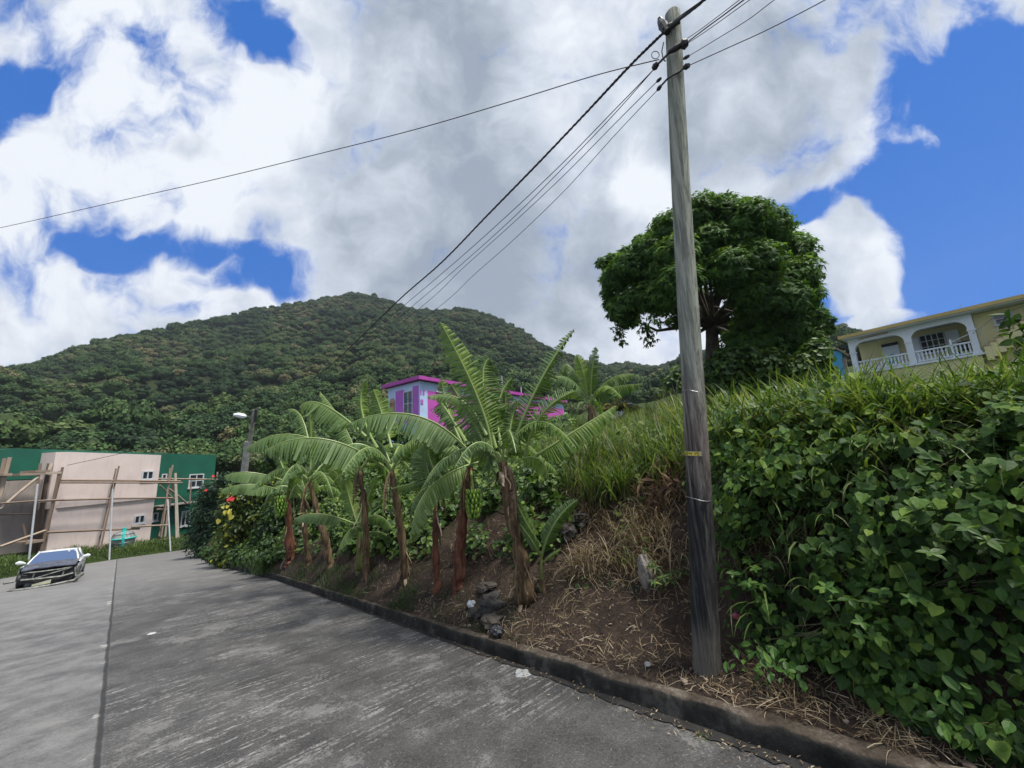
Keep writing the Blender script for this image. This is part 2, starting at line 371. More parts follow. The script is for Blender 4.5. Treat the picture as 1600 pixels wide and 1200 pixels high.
g = Geo(); rows = []
for a, r in inner_poly():
    q = np.concatenate([[.05], np.linspace(.6, 1, 40)**2*r]) if False else np.concatenate([[.02], r*np.linspace(.04, 1, 44)])
    x, y = math.sin(a)*q, math.cos(a)*q
    z = np.array([Rz(xx, yy)+.012*(nz((xx, yy, 5), .7, 3)) for xx, yy in zip(x, y)])
    rows.append(np.stack([x, y, z], -1))
rows = np.array(rows).transpose(1, 0, 2)
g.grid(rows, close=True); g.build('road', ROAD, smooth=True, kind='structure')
g = Geo(); q = np.array([.1, 5, 15, 30, 60, 120, 300, 800, 2500]); A = np.radians(np.arange(0, 360, 6))
g.grid(np.array([[(math.sin(a)*r, math.cos(a)*r, (Rz(math.sin(a)*r, math.cos(a)*r)-1.2) if r < 40 else -8.5) for a in A] for r in q]), close=True)
g.build('ground', GRASSL, smooth=True, kind='structure')
# kerb
def kerb_mat():
    n = NT('kerb_concrete'); o = n.obj(); a = n.noise(o, 3, 7, .7); b = n.noise(o, 30, 4, .7)
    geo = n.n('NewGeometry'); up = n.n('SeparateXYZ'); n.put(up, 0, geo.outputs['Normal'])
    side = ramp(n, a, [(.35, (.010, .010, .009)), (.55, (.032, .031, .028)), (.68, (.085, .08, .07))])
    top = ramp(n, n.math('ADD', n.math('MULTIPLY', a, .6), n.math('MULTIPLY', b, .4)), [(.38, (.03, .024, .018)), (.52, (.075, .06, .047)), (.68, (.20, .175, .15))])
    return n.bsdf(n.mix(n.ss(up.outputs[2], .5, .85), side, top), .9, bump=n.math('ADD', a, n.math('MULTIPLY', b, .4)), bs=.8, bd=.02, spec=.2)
KERB = kerb_mat()
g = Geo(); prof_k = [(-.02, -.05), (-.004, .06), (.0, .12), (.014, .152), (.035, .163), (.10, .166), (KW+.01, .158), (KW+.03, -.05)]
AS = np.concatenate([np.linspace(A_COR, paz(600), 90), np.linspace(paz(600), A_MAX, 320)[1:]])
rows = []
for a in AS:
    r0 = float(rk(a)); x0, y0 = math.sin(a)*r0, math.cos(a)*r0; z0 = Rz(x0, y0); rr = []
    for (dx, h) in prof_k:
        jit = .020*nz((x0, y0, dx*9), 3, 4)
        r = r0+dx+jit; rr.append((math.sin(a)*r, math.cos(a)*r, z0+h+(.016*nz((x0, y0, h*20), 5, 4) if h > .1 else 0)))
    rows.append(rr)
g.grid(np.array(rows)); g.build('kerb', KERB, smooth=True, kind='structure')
# gutter: dark strip against the kerb face, its shadow painted in with damp and litter
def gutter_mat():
    n = NT('gutter_shade_stain'); o = n.obj(); a = n.noise(o, 5, 6, .7)
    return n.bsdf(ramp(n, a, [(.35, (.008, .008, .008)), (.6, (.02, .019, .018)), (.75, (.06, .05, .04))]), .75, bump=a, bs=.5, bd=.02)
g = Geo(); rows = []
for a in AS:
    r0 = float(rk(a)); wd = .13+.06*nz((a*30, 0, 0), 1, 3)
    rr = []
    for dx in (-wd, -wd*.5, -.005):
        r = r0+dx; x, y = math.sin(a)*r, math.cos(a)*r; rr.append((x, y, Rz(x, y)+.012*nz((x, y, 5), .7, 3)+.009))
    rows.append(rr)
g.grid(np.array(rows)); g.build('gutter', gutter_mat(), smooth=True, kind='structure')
# bank
DD = np.concatenate([np.arange(0, 3.2, .08), np.arange(3.2, 9, .3), np.arange(9, 30, 1.2), [30, 36, 45, 60, 80]])
AB = np.concatenate([np.linspace(A_COR, paz(1000), 150), np.linspace(paz(1000), A_MAX, 160)[1:]])
g = Geo(); rows = []
for a in AB:
    rr = []
    for dd in DD:
        r = rk(a)+KW+dd; rr.append((math.sin(a)*r, math.cos(a)*r, Hb(a, dd)-(.03 if dd == 0 else 0)))
    rows.append(rr)
g.grid(np.array(rows), np.tile(DD, (len(AB), 1))); g.build('bank', SOIL, smooth=True, kind='structure')
# verge on the far side of the road
g = Geo(); rows = []
DV = np.concatenate([[-.3, 0], np.arange(.2, 3, .25), np.arange(3, 30, 2), [40, 60, 80]])
for a in np.concatenate([np.linspace(rad(-140), A_COR, 140), [A_COR+.02, A_COR+.06]]):
    rr = []
    for dd in DV:
        r = re_(a)+dd; rr.append((math.sin(a)*r, math.cos(a)*r, Hv(a, dd) if dd >= 0 else Hv(a, 0)-.06))
    rows.append(rr)
g.grid(np.array(rows)); g.build('verge', GRASSL, smooth=True, kind='structure')
# ------------------------------------------------------------------ hills
RIDGE = [(-900, 640, 330), (-300, 600, 340), (0, 579, 360), (60, 567, 370), (130, 542, 380), (200, 525, 390), (260, 511, 400), (300, 503, 410), (350, 493, 420), (400, 483, 430), (450, 475, 440), (480, 472, 445), (510, 465, 450), (550, 458, 455),
         (590, 463, 450), (620, 473, 440), (650, 484, 420), (680, 486, 400), (720, 481, 385), (760, 490, 375), (800, 508, 370), (840, 535, 370), (870, 550, 380), (900, 562, 420), (940, 572, 430), (980, 567, 430), (1010, 572, 450), (1030, 573, 480), (1060, 560, 480),
         (1100, 548, 480), (1180, 540, 460), (1260, 528, 420), (1300, 525, 400), (1340, 545, 380), (1450, 590, 360), (1700, 600, 350), (2600, 500, 350)]
ra_, re2, rr2 = [], [], []
for px, py, rr in RIDGE:
    q = ray(px, py); h = math.hypot(q[0], q[1]); ra_.append(math.atan2(q[0], q[1])); re2.append(q[2]/h); rr2.append(rr)
def hill_r0(a): return float(np.interp(a, [rad(-80), paz(0), paz(400), paz(700), paz(1000), paz(1300), rad(80)], [70, 62, 60, 85, 90, 100, 110]))
def hill_e0(a): return float(np.interp(a, [rad(-80), paz(200), paz(450), paz(650), paz(900), paz(1100), paz(1300), rad(80)], [-.06, -.055, -.02, .05, .06, .12, .15, .15]))
def hill_pt(a, s):
    r0, r1 = hill_r0(a), float(np.interp(a, ra_, rr2)); e1 = float(np.interp(a, ra_, re2)); e0 = hill_e0(a)
    r = r0+(r1-r0)*s
    if s <= 1: e = e0+(e1-e0)*s**.62
    else: e = e1*(1-(s-1)*1.2)
    x, y = math.sin(a)*r, math.cos(a)*r
    k = min(1, s*3)*max(0, min(1, (1-s)*4)) if s < 1 else 0
    z = e*r-3.5*min(1, s*1.5) + k*(13*nz((x, y, 2), .011, 5)+10*abs(nz((a*260, s*3, 9), .035, 3)))
    return np.array([x, y, z])
HA = np.radians(np.arange(-78, 79, .6)); HS = np.concatenate([[-.06], np.linspace(0, 1, 60), [1.05, 1.2, 1.5]])
g = Geo(); g.grid(np.array([[hill_pt(a, s)-(np.array([0, 0, 4.0]) if s < 0 else 0) for s in HS] for a in HA]))
def hillmat():
    n = NT('hill_floor'); o = n.obj(); a = n.noise(o, .15, 5, .6)
    return n.bsdf(ramp(n, a, [(.3, (.012, .02, .008)), (.6, (.035, .045, .018)), (.75, (.06, .055, .03))]), .95, spec=.1)
g.build('hill', hillmat(), smooth=True, kind='structure')
# ------------------------------------------------------------------ forest: crowns instanced over the hill
def crown_proto(seed, nl, ls):
    R = np.random.RandomState(seed); g = Geo(); nb = 11
    cs = []; rs = []
    for i in range(nb):
        th = R.rand()*2*PI; ph = R.rand()**.7; rr = .62*ph
        c = np.array([rr*math.cos(th), rr*math.sin(th), .55+.38*(1-ph)+R.uniform(-.12, .06)]); cs.append(c); rs.append(R.uniform(.27, .42))
    # dark inner bodies
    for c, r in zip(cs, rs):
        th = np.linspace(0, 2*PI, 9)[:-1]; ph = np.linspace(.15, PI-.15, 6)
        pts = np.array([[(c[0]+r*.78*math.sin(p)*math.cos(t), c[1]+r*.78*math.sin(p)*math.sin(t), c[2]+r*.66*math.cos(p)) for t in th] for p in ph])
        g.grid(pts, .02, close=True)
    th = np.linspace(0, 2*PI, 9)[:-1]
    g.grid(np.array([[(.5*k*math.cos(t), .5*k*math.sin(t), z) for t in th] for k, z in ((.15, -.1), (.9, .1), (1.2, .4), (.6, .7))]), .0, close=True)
    per = nl//nb; q = np.array([(-.5, -.5, 0), (.5, -.35, .12), (.5, .5, 0), (-.35, .5, .12)])
    for c, r in zip(cs, rs):
        dirs = R.normal(size=(per, 3)); dirs[:, 2] = dirs[:, 2]*.8+.35; dirs /= np.linalg.norm(dirs, axis=1)[:, None]
        T = c+dirs*r*R.uniform(.75, 1.12, (per, 1))*np.array([1, 1, .85])
        nn = dirs+R.normal(size=(per, 3))*.45; nn /= np.linalg.norm(nn, axis=1)[:, None]
        x = np.cross(nn, R.normal(size=(per, 3))); x /= np.linalg.norm(x, axis=1)[:, None]; y = np.cross(nn, x)
        S = ls*R.uniform(.6, 1.4, per)
        M = np.stack([x*S[:, None], y*S[:, None], nn*S[:, None]], -1)
        g.stamp(q, [(0, 1, 2, 3)], M, T, R.uniform(.2, 1, per))
    return g
def forest_mat():
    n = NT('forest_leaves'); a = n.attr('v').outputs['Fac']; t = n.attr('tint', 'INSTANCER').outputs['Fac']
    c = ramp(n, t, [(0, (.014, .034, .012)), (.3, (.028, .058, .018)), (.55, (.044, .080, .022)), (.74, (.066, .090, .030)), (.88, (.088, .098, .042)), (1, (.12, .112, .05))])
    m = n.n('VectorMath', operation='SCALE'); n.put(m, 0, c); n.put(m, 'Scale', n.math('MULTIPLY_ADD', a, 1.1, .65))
    return n.bsdf(m.outputs[0], .7, spec=.2)
FM = forest_mat()
pc = bpy.data.collections.new('crown_kinds')
for i in range(7):
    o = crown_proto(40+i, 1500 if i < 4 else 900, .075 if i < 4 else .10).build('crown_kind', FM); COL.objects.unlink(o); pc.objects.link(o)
pts = []; R = np.random.RandomState(3)
def add_pt(p, s, tint): pts.append((p, s, tint))
s = 0.0

def fill():
    # rings from near to far with spacing that follows the crowns
    for ring in range(400):
        s_ = ring/62.0
        if s_ > 1.02: break
    tot = 0
    a = rad(-74)
    r = 58.0
    while r < 500:
        sp = 5.2 if r > 150 else 4.6
        na = int((rad(148))*r/sp)
        for i in range(na):
            a = rad(-74)+rad(148)*(i+R.uniform(-.4, .4))/na
            r0, r1 = hill_r0(a), float(np.interp(a, ra_, rr2)); s_ = (r+R.uniform(-.5, .5)*sp-r0)/(r1-r0)
            if s_ < 0 or s_ > 1.0: continue
            p = hill_pt(a, s_)
            if a > paz(1130) and r < 400 and a > paz(1420): continue
            tn = .40+.55*nz((p[0], p[1], 0), .018, 3)+R.normal()*.2
            if R.rand() < .05: tn = R.uniform(.8, 1)
            sz = R.uniform(2.3, 5.2)*(1.15 if R.rand() < .1 else 1)*(.85 if r < 90 else 1)
            add_pt(p, sz, min(1, max(0, tn)))
            tot += 1
        r += sp*.92
    # ridge line
    for i in range(1500):
        a = R.uniform(rad(-74), paz(1420)); p = hill_pt(a, R.uniform(.975, 1.01)); add_pt(p-np.array([0, 0, .5]), R.uniform(2.0, 5.0), R.uniform(.1, .7))
fill()
me = bpy.data.meshes.new('forest'); me.from_pydata([tuple(p[0]) for p in pts], [], [])
at = me.attributes.new('tint', 'FLOAT', 'POINT'); at.data.foreach_set('value', [p[2] for p in pts])
at = me.attributes.new('size', 'FLOAT', 'POINT'); at.data.foreach_set('value', [p[1] for p in pts])
fo = bpy.data.objects.new('forest', me); COL.objects.link(fo); fo['kind'] = 'stuff'; fo['label'] = 'dense green forest covering the whole hillside behind the houses'; fo['category'] = 'forest'
gn = bpy.data.node_groups.new('scatter', 'GeometryNodeTree')
gn.interface.new_socket('Geometry', in_out='INPUT', socket_type='NodeSocketGeometry'); gn.interface.new_socket('Geometry', in_out='OUTPUT', socket_type='NodeSocketGeometry')
N = gn.nodes.new; gi, go = N('NodeGroupInput'), N('NodeGroupOutput'); ci = N('GeometryNodeCollectionInfo'); ci.inputs['Collection'].default_value = pc
ci.inputs['Separate Children'].default_value = True; ci.inputs['Reset Children'].default_value = True
m2p = N('GeometryNodeMeshToPoints'); iop = N('GeometryNodeInstanceOnPoints'); iop.inputs['Pick Instance'].default_value = True
rnd = N('FunctionNodeRandomValue'); rnd.data_type = 'FLOAT_VECTOR'; rnd.inputs[0].default_value = (-.15, -.15, 0); rnd.inputs[1].default_value = (.15, .15, 6.28)
sa = N('GeometryNodeInputNamedAttribute'); sa.data_type = 'FLOAT'; sa.inputs[0].default_value = 'size'
rs2 = N('FunctionNodeRandomValue'); rs2.data_type = 'FLOAT_VECTOR'; rs2.inputs[0].default_value = (.85, .85, .7); rs2.inputs[1].default_value = (1.15, 1.15, 1.25); rs2.inputs['Seed'].default_value = 5
vm = N('ShaderNodeVectorMath'); vm.operation = 'SCALE'; LK = gn.links.new
LK(gi.outputs[0], m2p.inputs[0]); LK(m2p.outputs[0], iop.inputs['Points']); LK(ci.outputs[0], iop.inputs['Instance'])
LK(rnd.outputs[0], iop.inputs['Rotation']); LK(rs2.outputs[0], vm.inputs[0]); LK(sa.outputs[0], vm.inputs['Scale']); LK(vm.outputs[0], iop.inputs['Scale']); LK(iop.outputs[0], go.inputs[0])
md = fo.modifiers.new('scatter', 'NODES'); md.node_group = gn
print('FOREST', len(pts))
# ------------------------------------------------------------------ frames for buildings
class Fr:
    def __init__(s, A, ex):
        s.o = np.array(A, float); d = np.array(ex, float); d[2] = 0; s.ex = d/np.linalg.norm(d); s.ey = np.array([-s.ex[1], s.ex[0], 0])
        if s.ey@s.o < 0: s.ey = -s.ey
        s.o[2] = 0
    def loc(s, px, py, Y=0):
        r = ray(px, py); t = ((s.o+s.ey*Y)@s.ey)/(r@s.ey); p = r*t-s.o
        return float(p@s.ex), float(p[2])
    def __call__(s, p):
        p = np.asarray(p, float).reshape(-1, 3); return s.o+p[:, :1]*s.ex+p[:, 1:2]*s.ey+p[:, 2:]*np.array([0, 0, 1.])
    def pt(s, X, Y, Z): return s((X, Y, Z))[0]
    def pp(s, px, py, Y=0): X, Z = s.loc(px, py, Y); return s.pt(X, Y, Z)
def zt(px, py, z): return z/ray(px, py)[2]
def fbox(g, fr, X0, X1, Y0, Y1, Z0, Z1, a=.5, m=0): g.box((min(X0, X1), min(Y0, Y1), min(Z0, Z1)), (max(X0, X1), max(Y0, Y1), max(Z0, Z1)), fr, a, m)
WHITE = plain('white_paint', (.55, .57, .60), .5, .12, 3)
LILAC = plain('lilac_paint', (.42, .55, .78), .6, .1, 1.5)
PINKW = plain('purple_paint', (.40, .10, .50), .6, .1, 1.2)
PINKD = plain('magenta_paint', (.40, .055, .34), .6, .12, 1.2)
PINKW2 = plain('pink_paint', (.46, .075, .40), .6, .1, 1.2)
TEAL = plain('green_paint', (.003, .098, .06), .7, .18, .8)
PALE = plain('pale_plaster', (.66, .56, .53), .85, .08, .6, dirt=(.52, .44, .41))
CONC = plain('raw_plaster', (.32, .28, .26), .9, .18, .7, dirt=(.16, .14, .12))
YEL = plain('yellow_paint', (.66, .60, .32), .7, .1, 1.0)
YELD = plain('ochre_paint', (.52, .40, .16), .7, .12, 1.0)
HWHITE = plain('pale_blue_white_paint', (.70, .75, .82), .6, .08, 1.5)
DARKW = plain('dark_interior', (.03, .03, .035), .9, .2, 2)
BLUEP = plain('sky_blue_paint', (.06, .38, .68), .6, .12, 1.5)
TAN = plain('tan_trim', (.36, .25, .17), .7, .15, 3)
n = NT('window_glass'); GLASS = n.bsdf((.02, .03, .045), .08, spec=.8)
METAL = plain('grey_metal', (.35, .36, .38), .35, .15, 8, metal=.8)
BLK = plain('black_rubber', (.012, .012, .013), .5, .2, 8)
def lumber_mat():
    n = NT('rough_lumber'); o = n.obj(); v = n.attr('v').outputs['Fac']; a = n.noise(o, 3, 5)
    return n.bsdf(ramp(n, n.math('ADD', n.math('MULTIPLY', v, .7), n.math('MULTIPLY', a, .3)), [(.1, (.10, .075, .06)), (.45, (.22, .165, .13)), (.7, (.36, .29, .23)), (.9, (.52, .48, .42))]), .9, spec=.2)
LUM = lumber_mat()
def window(par, fr, X0, X1, Z0, Z1, Y, nx=2, nz_=1, fw=.06, out=.05, fm=None, extra=None):
    fm = fm or WHITE; g = Geo(); X0, X1 = sorted((X0, X1)); Z0, Z1 = sorted((Z0, Z1))
    fbox(g, fr, X0-fw, X0, Y-out, Y-.002, Z0-fw, Z1+fw); fbox(g, fr, X1, X1+fw, Y-out, Y-.002, Z0-fw, Z1+fw)
    fbox(g, fr, X0, X1, Y-out, Y-.002, Z0-fw, Z0); fbox(g, fr, X0, X1, Y-out, Y-.002, Z1, Z1+fw)
    b = fw*.45
    for i in range(1, nx): x = X0+(X1-X0)*i/nx; fbox(g, fr, x-b, x+b, Y-out*.8, Y-.004, Z0, Z1)
    for i in range(1, nz_): z = Z0+(Z1-Z0)*i/nz_; fbox(g, fr, X0, X1, Y-out*.7, Y-.006, z-b*.8, z+b*.8)
    w_ = g.build('window', fm, par)
    g = Geo(); fbox(g, fr, X0, X1, Y-.012, Y-.009, Z0, Z1); p = g.build('pane', GLASS, w_)
    g = Geo(); fbox(g, fr, X0-fw*1.6, X1+fw*1.6, Y-out-.05, Y-.001, Z0-fw*2, Z0-fw-.002); g.build('sill', fm, w_)
    return w_
# ================================================================== YELLOW HOUSE (right)
A = P(1313, 525.6, zt(1313, 525.6, 6.6)); B = P(1598, 460, zt(1598, 460, 6.6)); Y = Fr(A, B-A)
root = thing('house', 'yellow house with white arched porch and balustrade at the top of the overgrown bank', 'house', Y.pt(2.5, 2, 3.2))
g = Geo(); FZ = 4.18
fbox(g, Y, 0.15, 5.35, .5, .8, FZ-1.6, FZ-.12); fbox(g, Y, 0.15, .4, .8, 2.5, FZ-1.6, FZ-.12)
fbox(g, Y, .2, 5.35, 2.5, 2.7, FZ-.1, 6.33); fbox(g, Y, 5.36, 9.5, .95, 1.15, 2.5, 6.33); fbox(g, Y, .2, .4, 2.7, 8, 2.4, 6.33); fbox(g, Y, 5.36, 5.56, 1.15, 2.5, 2.5, 6.33); fbox(g, Y, .4, 9.5, 7.8, 8, 2.4, 6.33)
g.build('wall', YEL, root)
g = Geo(); fbox(g, Y, -.05, 5.5, .4, 2.49, FZ-.12, FZ); g.build('porch_floor', HWHITE, root)
g = Geo(); fbox(g, Y, -.15, 10, 0, 8.4, 6.42, 6.62); rf = g.build('roof', YELD, root)
g = Geo(); fbox(g, Y, 0, 10, .1, 8.2, 6.36, 6.418); g.build('soffit', HWHITE, rf)
def arch_beam(g, fr, X0, X1, Ztop, Zbeam, Zspr, R_, Y0, Y1):
    """beam with rounded corner brackets between two posts"""
    nseg = 8; prof_ = [(X0, Zspr)]
    for i in range(nseg+1):
        t = PI/2*i/nseg; prof_.append((X0+R_*(1-math.cos(t)), Zspr+(Zbeam-Zspr)*math.sin(t)))
    q = [(X0+X1-x, z) for x, z in prof_[::-1]]; pr = prof_+q
    for (xa, za), (xb, zb) in zip(pr[:-1], pr[1:]):
        if xb-xa < 1e-5: continue
        b = [(xa, Y0, za), (xb, Y0, zb), (xb, Y1, zb), (xa, Y1, za)]; t = [(xa, Y0, Ztop), (xb, Y0, Ztop), (xb, Y1, Ztop), (xa, Y1, Ztop)]
        g.hexa(fr(b), fr(t))
g = Geo()
arch_beam(g, Y, .42, 2.68, 6.355, 6.08, 5.55, .55, .5, .72); arch_beam(g, Y, 2.98, 5.1, 6.355, 6.08, 5.6, .5, .5, .72)
for x0, x1 in ((.16, .42), (2.68, 2.98), (5.1, 5.36)): fbox(g, Y, x0, x1, .5, .72, FZ, 6.355)
g.build('arcade', HWHITE, root)
for x0 in (.16, 2.68, 5.1):
    g = Geo(); fbox(g, Y, x0-.03, x0+.3, .46, .76, FZ, FZ+.12); g.build('column_base', HWHITE, root); g = Geo(); fbox(g, Y, x0-.025, x0+.295, .465, .755, 5.42, 5.52); g.build('column_capital', HWHITE, root)
for (x0, x1) in ((.45, 2.66), (3.0, 4.35), (4.45, 5.08)):
    g = Geo(); fbox(g, Y, x0, x1, .54, .66, FZ+.62, FZ+.70); fbox(g, Y, x0, x1, .55, .65, FZ+.06, FZ+.12)
    xx = x0+.09
    while xx < x1-.05:
        zs = np.array([.12, .18, .3, .42, .52, .62]); rs = np.array([.035, .05, .028, .045, .03, .035])
        g.tube([Y.pt(xx, .6, FZ+z) for z in zs], rs, 6, cap=False); xx += .155
    g.build('balustrade', HWHITE, root)
g = Geo(); fbox(g, Y, 4.36, 4.44, .54, .66, FZ, FZ+.95); g.tube([Y.pt(4.4+.0*i, .6, FZ+.95+.06*i) for i in range(2)], [.06, .01], 6)
g.tube([Y.pt(4.45, .6, FZ+.86), Y.pt(5.08, .6, FZ+1.08)], .022, 6); g.build('gate_post', HWHITE, root)
g = Geo(); fbox(g, Y, 1.3, 2.07, 2.42, 2.49, FZ, 5.78); dr = g.build('door', HWHITE, root)
g = Geo(); fbox(g, Y, 1.4, 1.62, 2.40, 2.418, FZ+.2, 5.0); fbox(g, Y, 1.75, 1.97, 2.40, 2.418, FZ+.2, 5.0); g.build('door_panel', WHITE, dr)
g = Geo(); fbox(g, Y, 1.3, 2.07, 2.44, 2.47, 5.80, 5.98); g.build('transom', GLASS, root)
g = Geo(); g.add(Y([(1.45, 2.39, 4.7), (1.9, 2.39, 4.7), (1.67, 2.39, 5.3), (1.45, 2.37, 4.7), (1.9, 2.37, 4.7), (1.67, 2.37, 5.3)]), [(0, 1, 2), (3, 5, 4), (0, 3, 4, 1), (1, 4, 5, 2), (2, 5, 3, 0)]); g.build('door_ornament', BLUEP, dr)
window(root, Y, 3.05, 4.0, 4.95, 6.0, 2.49, 4, 3, .05, .06)
for xs in ((4.08, 4.6), (2.5, 2.98)): g = Geo(); fbox(g, Y, xs[0], xs[1], 2.42, 2.48, FZ, 6.0); g.build('shutter', HWHITE, root)
window(root, Y, 6.05, 6.62, 5.55, 6.05, .95, 1, 2, .05, .05)
window(root, Y, 7.4, 8.1, 5.2, 6.05, .95, 2, 2, .05, .05)
g = Geo()
for i in range(9):
    x = 5.5+i*.22; z = 4.45+i*.155; fbox(g, Y, x, x+.24, .25, .93, z-.75, z)
g.build('staircase', YEL, root)
g = Geo()
for i in range(9):
    x = 5.5+i*.22; z = 4.45+i*.155; fbox(g, Y, x-.03, x+.245, .22, .935, z+.002, z+.03)
g.build('stair_tread', TAN, root)
g = Geo(); g.tube([Y.pt(5.25, .3, 5.2), Y.pt(6.1, .3, 5.85), Y.pt(7.6, .3, 6.2)], .02, 6)
for i in range(4): g.tube([Y.pt(5.6+i*.5, .3, 4.5+i*.35), Y.pt(5.6+i*.5, .3, 5.42+i*.26)], .015, 6)
g.build('handrail', METAL, root)
g = Geo(); g.tube([Y.pt(5.0, 2, 6.62), Y.pt(5.0, 2, 7.3)], .012, 5); g.build('roof_rod', METAL, root)
g = Geo(); g.tube([Y.pt(.7, .45, 6.25), Y.pt(2.1, .45, 6.28)], .03, 6); g.build('rolled_blind', TAN, root)
def chair_on_porch():
    t = thing('chair', 'dark porch chair behind the balustrade of the yellow house', 'chair', Y.pt(4.7, 1.5, FZ))
    g = Geo(); fbox(g, Y, 4.5, 4.95, 1.3, 1.7, FZ+.4, FZ+.46); g.build('seat', BLK, t)
    g = Geo(); fbox(g, Y, 4.5, 4.95, 1.66, 1.72, FZ+.46, FZ+.95); g.build('backrest', BLK, t)
    for x in (4.52, 4.93):
        for y in (1.32, 1.68): g = Geo(); g.tube([Y.pt(x, y, FZ), Y.pt(x, y, FZ+.4)], .02, 6); g.build('leg', BLK, t)
chair_on_porch()
# blue shed left of it and grey post
q = P(1305, 560, 21.5); S = Fr(q, (.9, -.43, 0)); X0, _ = S.loc(1288, 560); X1, _ = S.loc(1317, 560); zt_ = S.loc(1303, 546)[1]
t = thing('shed', 'small bright blue shed with tan roof edge between the big tree and the yellow house', 'shed', S.pt((X0+X1)/2, .5, zt_-2))
g = Geo(); fbox(g, S, X0-.6, X1, 0, 2, zt_-2.2, zt_-.08); g.build('wall', BLUEP, t)
g = Geo(); b_ = S([(X0-.7, -.1, zt_-.02), (X1-.2, -.1, zt_-.02), (X1-.2, 2.1, zt_-.02), (X0-.7, 2.1, zt_-.02)]); g.hexa(b_, b_+np.array([0, 0, .09])); b_ = S([(X1-.2, -.1, zt_-.02), (X1+.25, -.1, zt_-.5), (X1+.25, 2.1, zt_-.5), (X1-.2, 2.1, zt_-.02)]); g.hexa(b_, b_+np.array([0, 0, .09])); g.build('roof', TAN, t)
pb = P(1325, 590, 20.2); g = Geo(); g.tube([pb-np.array([0, 0, 1]), pb+np.array([0, 0, 1.0])], .11, 4); g.tube([pb+np.array([0, 0, 1.0]), pb+np.array([0, 0, 1.06])], .13, 4)
g.build('gate_pillar', CONC, origin=pb-np.array([0, 0, 1]), label='square grey concrete pillar beside the left end of the yellow house', cat='pillar')
# ================================================================== PINK HOUSE
C0 = P(655, 587, 27.5); ZR = C0[2]; C1 = P(861, 622, zt(861, 622, ZR)); LR = float(np.linalg.norm((C1-C0)[:2])); PR_ = Fr(C0, C1-C0)
exl = np.array([-PR_.ex[1], PR_.ex[0], 0]); PLf = Fr(C0, exl); LL = PLf.loc(601, 615)[0]
root = thing('house', 'pink and pale blue house with magenta roof edge behind the banana plants', 'house', PR_.pt(LR/2, 3, 1))
zb = .8
g = Geo(); fbox(g, PR_, .25, LR+3, .25, LL-.1 if LL < 9 else 8.5, zb, ZR-.3); g.build('wall', LILAC, root)
g = Geo(); fbox(g, PR_, -.1, LR+3.3, -.1, LL+.3, ZR-.26, ZR); rf = g.build('roof', PINKD, root)
def onR(px0, py0, px1, py1, yo=.25): a = PR_.loc(px0, py0, yo); b = PR_.loc(px1, py1, yo); return a[0], b[0], b[1], a[1]
def onL(px0, py0, px1, py1, yo=.25): a = PLf.loc(px0, py0, yo); b = PLf.loc(px1, py1, yo); return a[0], b[0], b[1], a[1]
def panel(fr, rect, yo=.25, m=PINKW, nm='painted_panel', th=.03):
    x0, x1, z0, z1 = rect; x0, x1 = sorted((x0, x1)); g = Geo(); fbox(g, fr, x0, x1, yo-th, yo-.003, z0, z1); g.build(nm, m, root)
panel(PLf, onL(618.6, 612, 631, 656)); panel(PLf, onL(645.5, 604, 654.3, 650)); x0, x1, z0, z1 = onL(632, 609, 644.5, 648)
z1 = z0+1.75; window(root, PLf, x0, x1, z0, z1, .25, 2, 2, .06, .06)
panel(PLf, onL(612, 652, 654.3, 657.5), th=.04)
# porch arch at far left end: brown recess with a rounded head
g = Geo(); xa, xb, za, zc = onL(609, 624, 617, 652); xa, xb = sorted((xa, xb))
fbox(g, PLf, xa, xb, .2, .246, za-1, zc-.3); g.tube([PLf.pt((xa+xb)/2, .2, zc-.3), PLf.pt((xa+xb)/2, .246, zc-.3)], (xb-xa)/2*.98, 20); g.build('arch_recess', TAN, root)
for r_ in (onR(656.6, 609, 658.4, 617), onR(660.4, 609, 663, 617), onR(657, 624, 661, 632)): panel(PR_, r_, m=PINKW, nm='vent_block')
for r_ in (onR(700, 606, 712, 634), onR(773, 618, 797, 650), onR(828, 627, 853, 652), onR(812, 655, 842, 668), onR(735, 614, 765, 650)): panel(PR_, r_, m=PINKD)
Xa = PR_.loc(668, 600, .25)[0]; panel(PR_, (Xa, LR+2.9, zb+.2, ZR-.95), m=PINKW2, th=.02)
for r_ in (onR(682, 604, 693, 612), onR(799, 623, 808, 640), onR(766, 620, 772, 640)): window(root, PR_, r_[0], r_[1], r_[2], r_[3], .25, 1, 3, .06, .06)
for px, py in ((784, 588), (814, 605)):
    X, Z = PR_.loc(px, py, 1.0); g = Geo(); g.tube([PR_.pt(X, 1, ZR), PR_.pt(X, 1, Z)], .05, 6); g.build('roof_rod', WHITE, root)
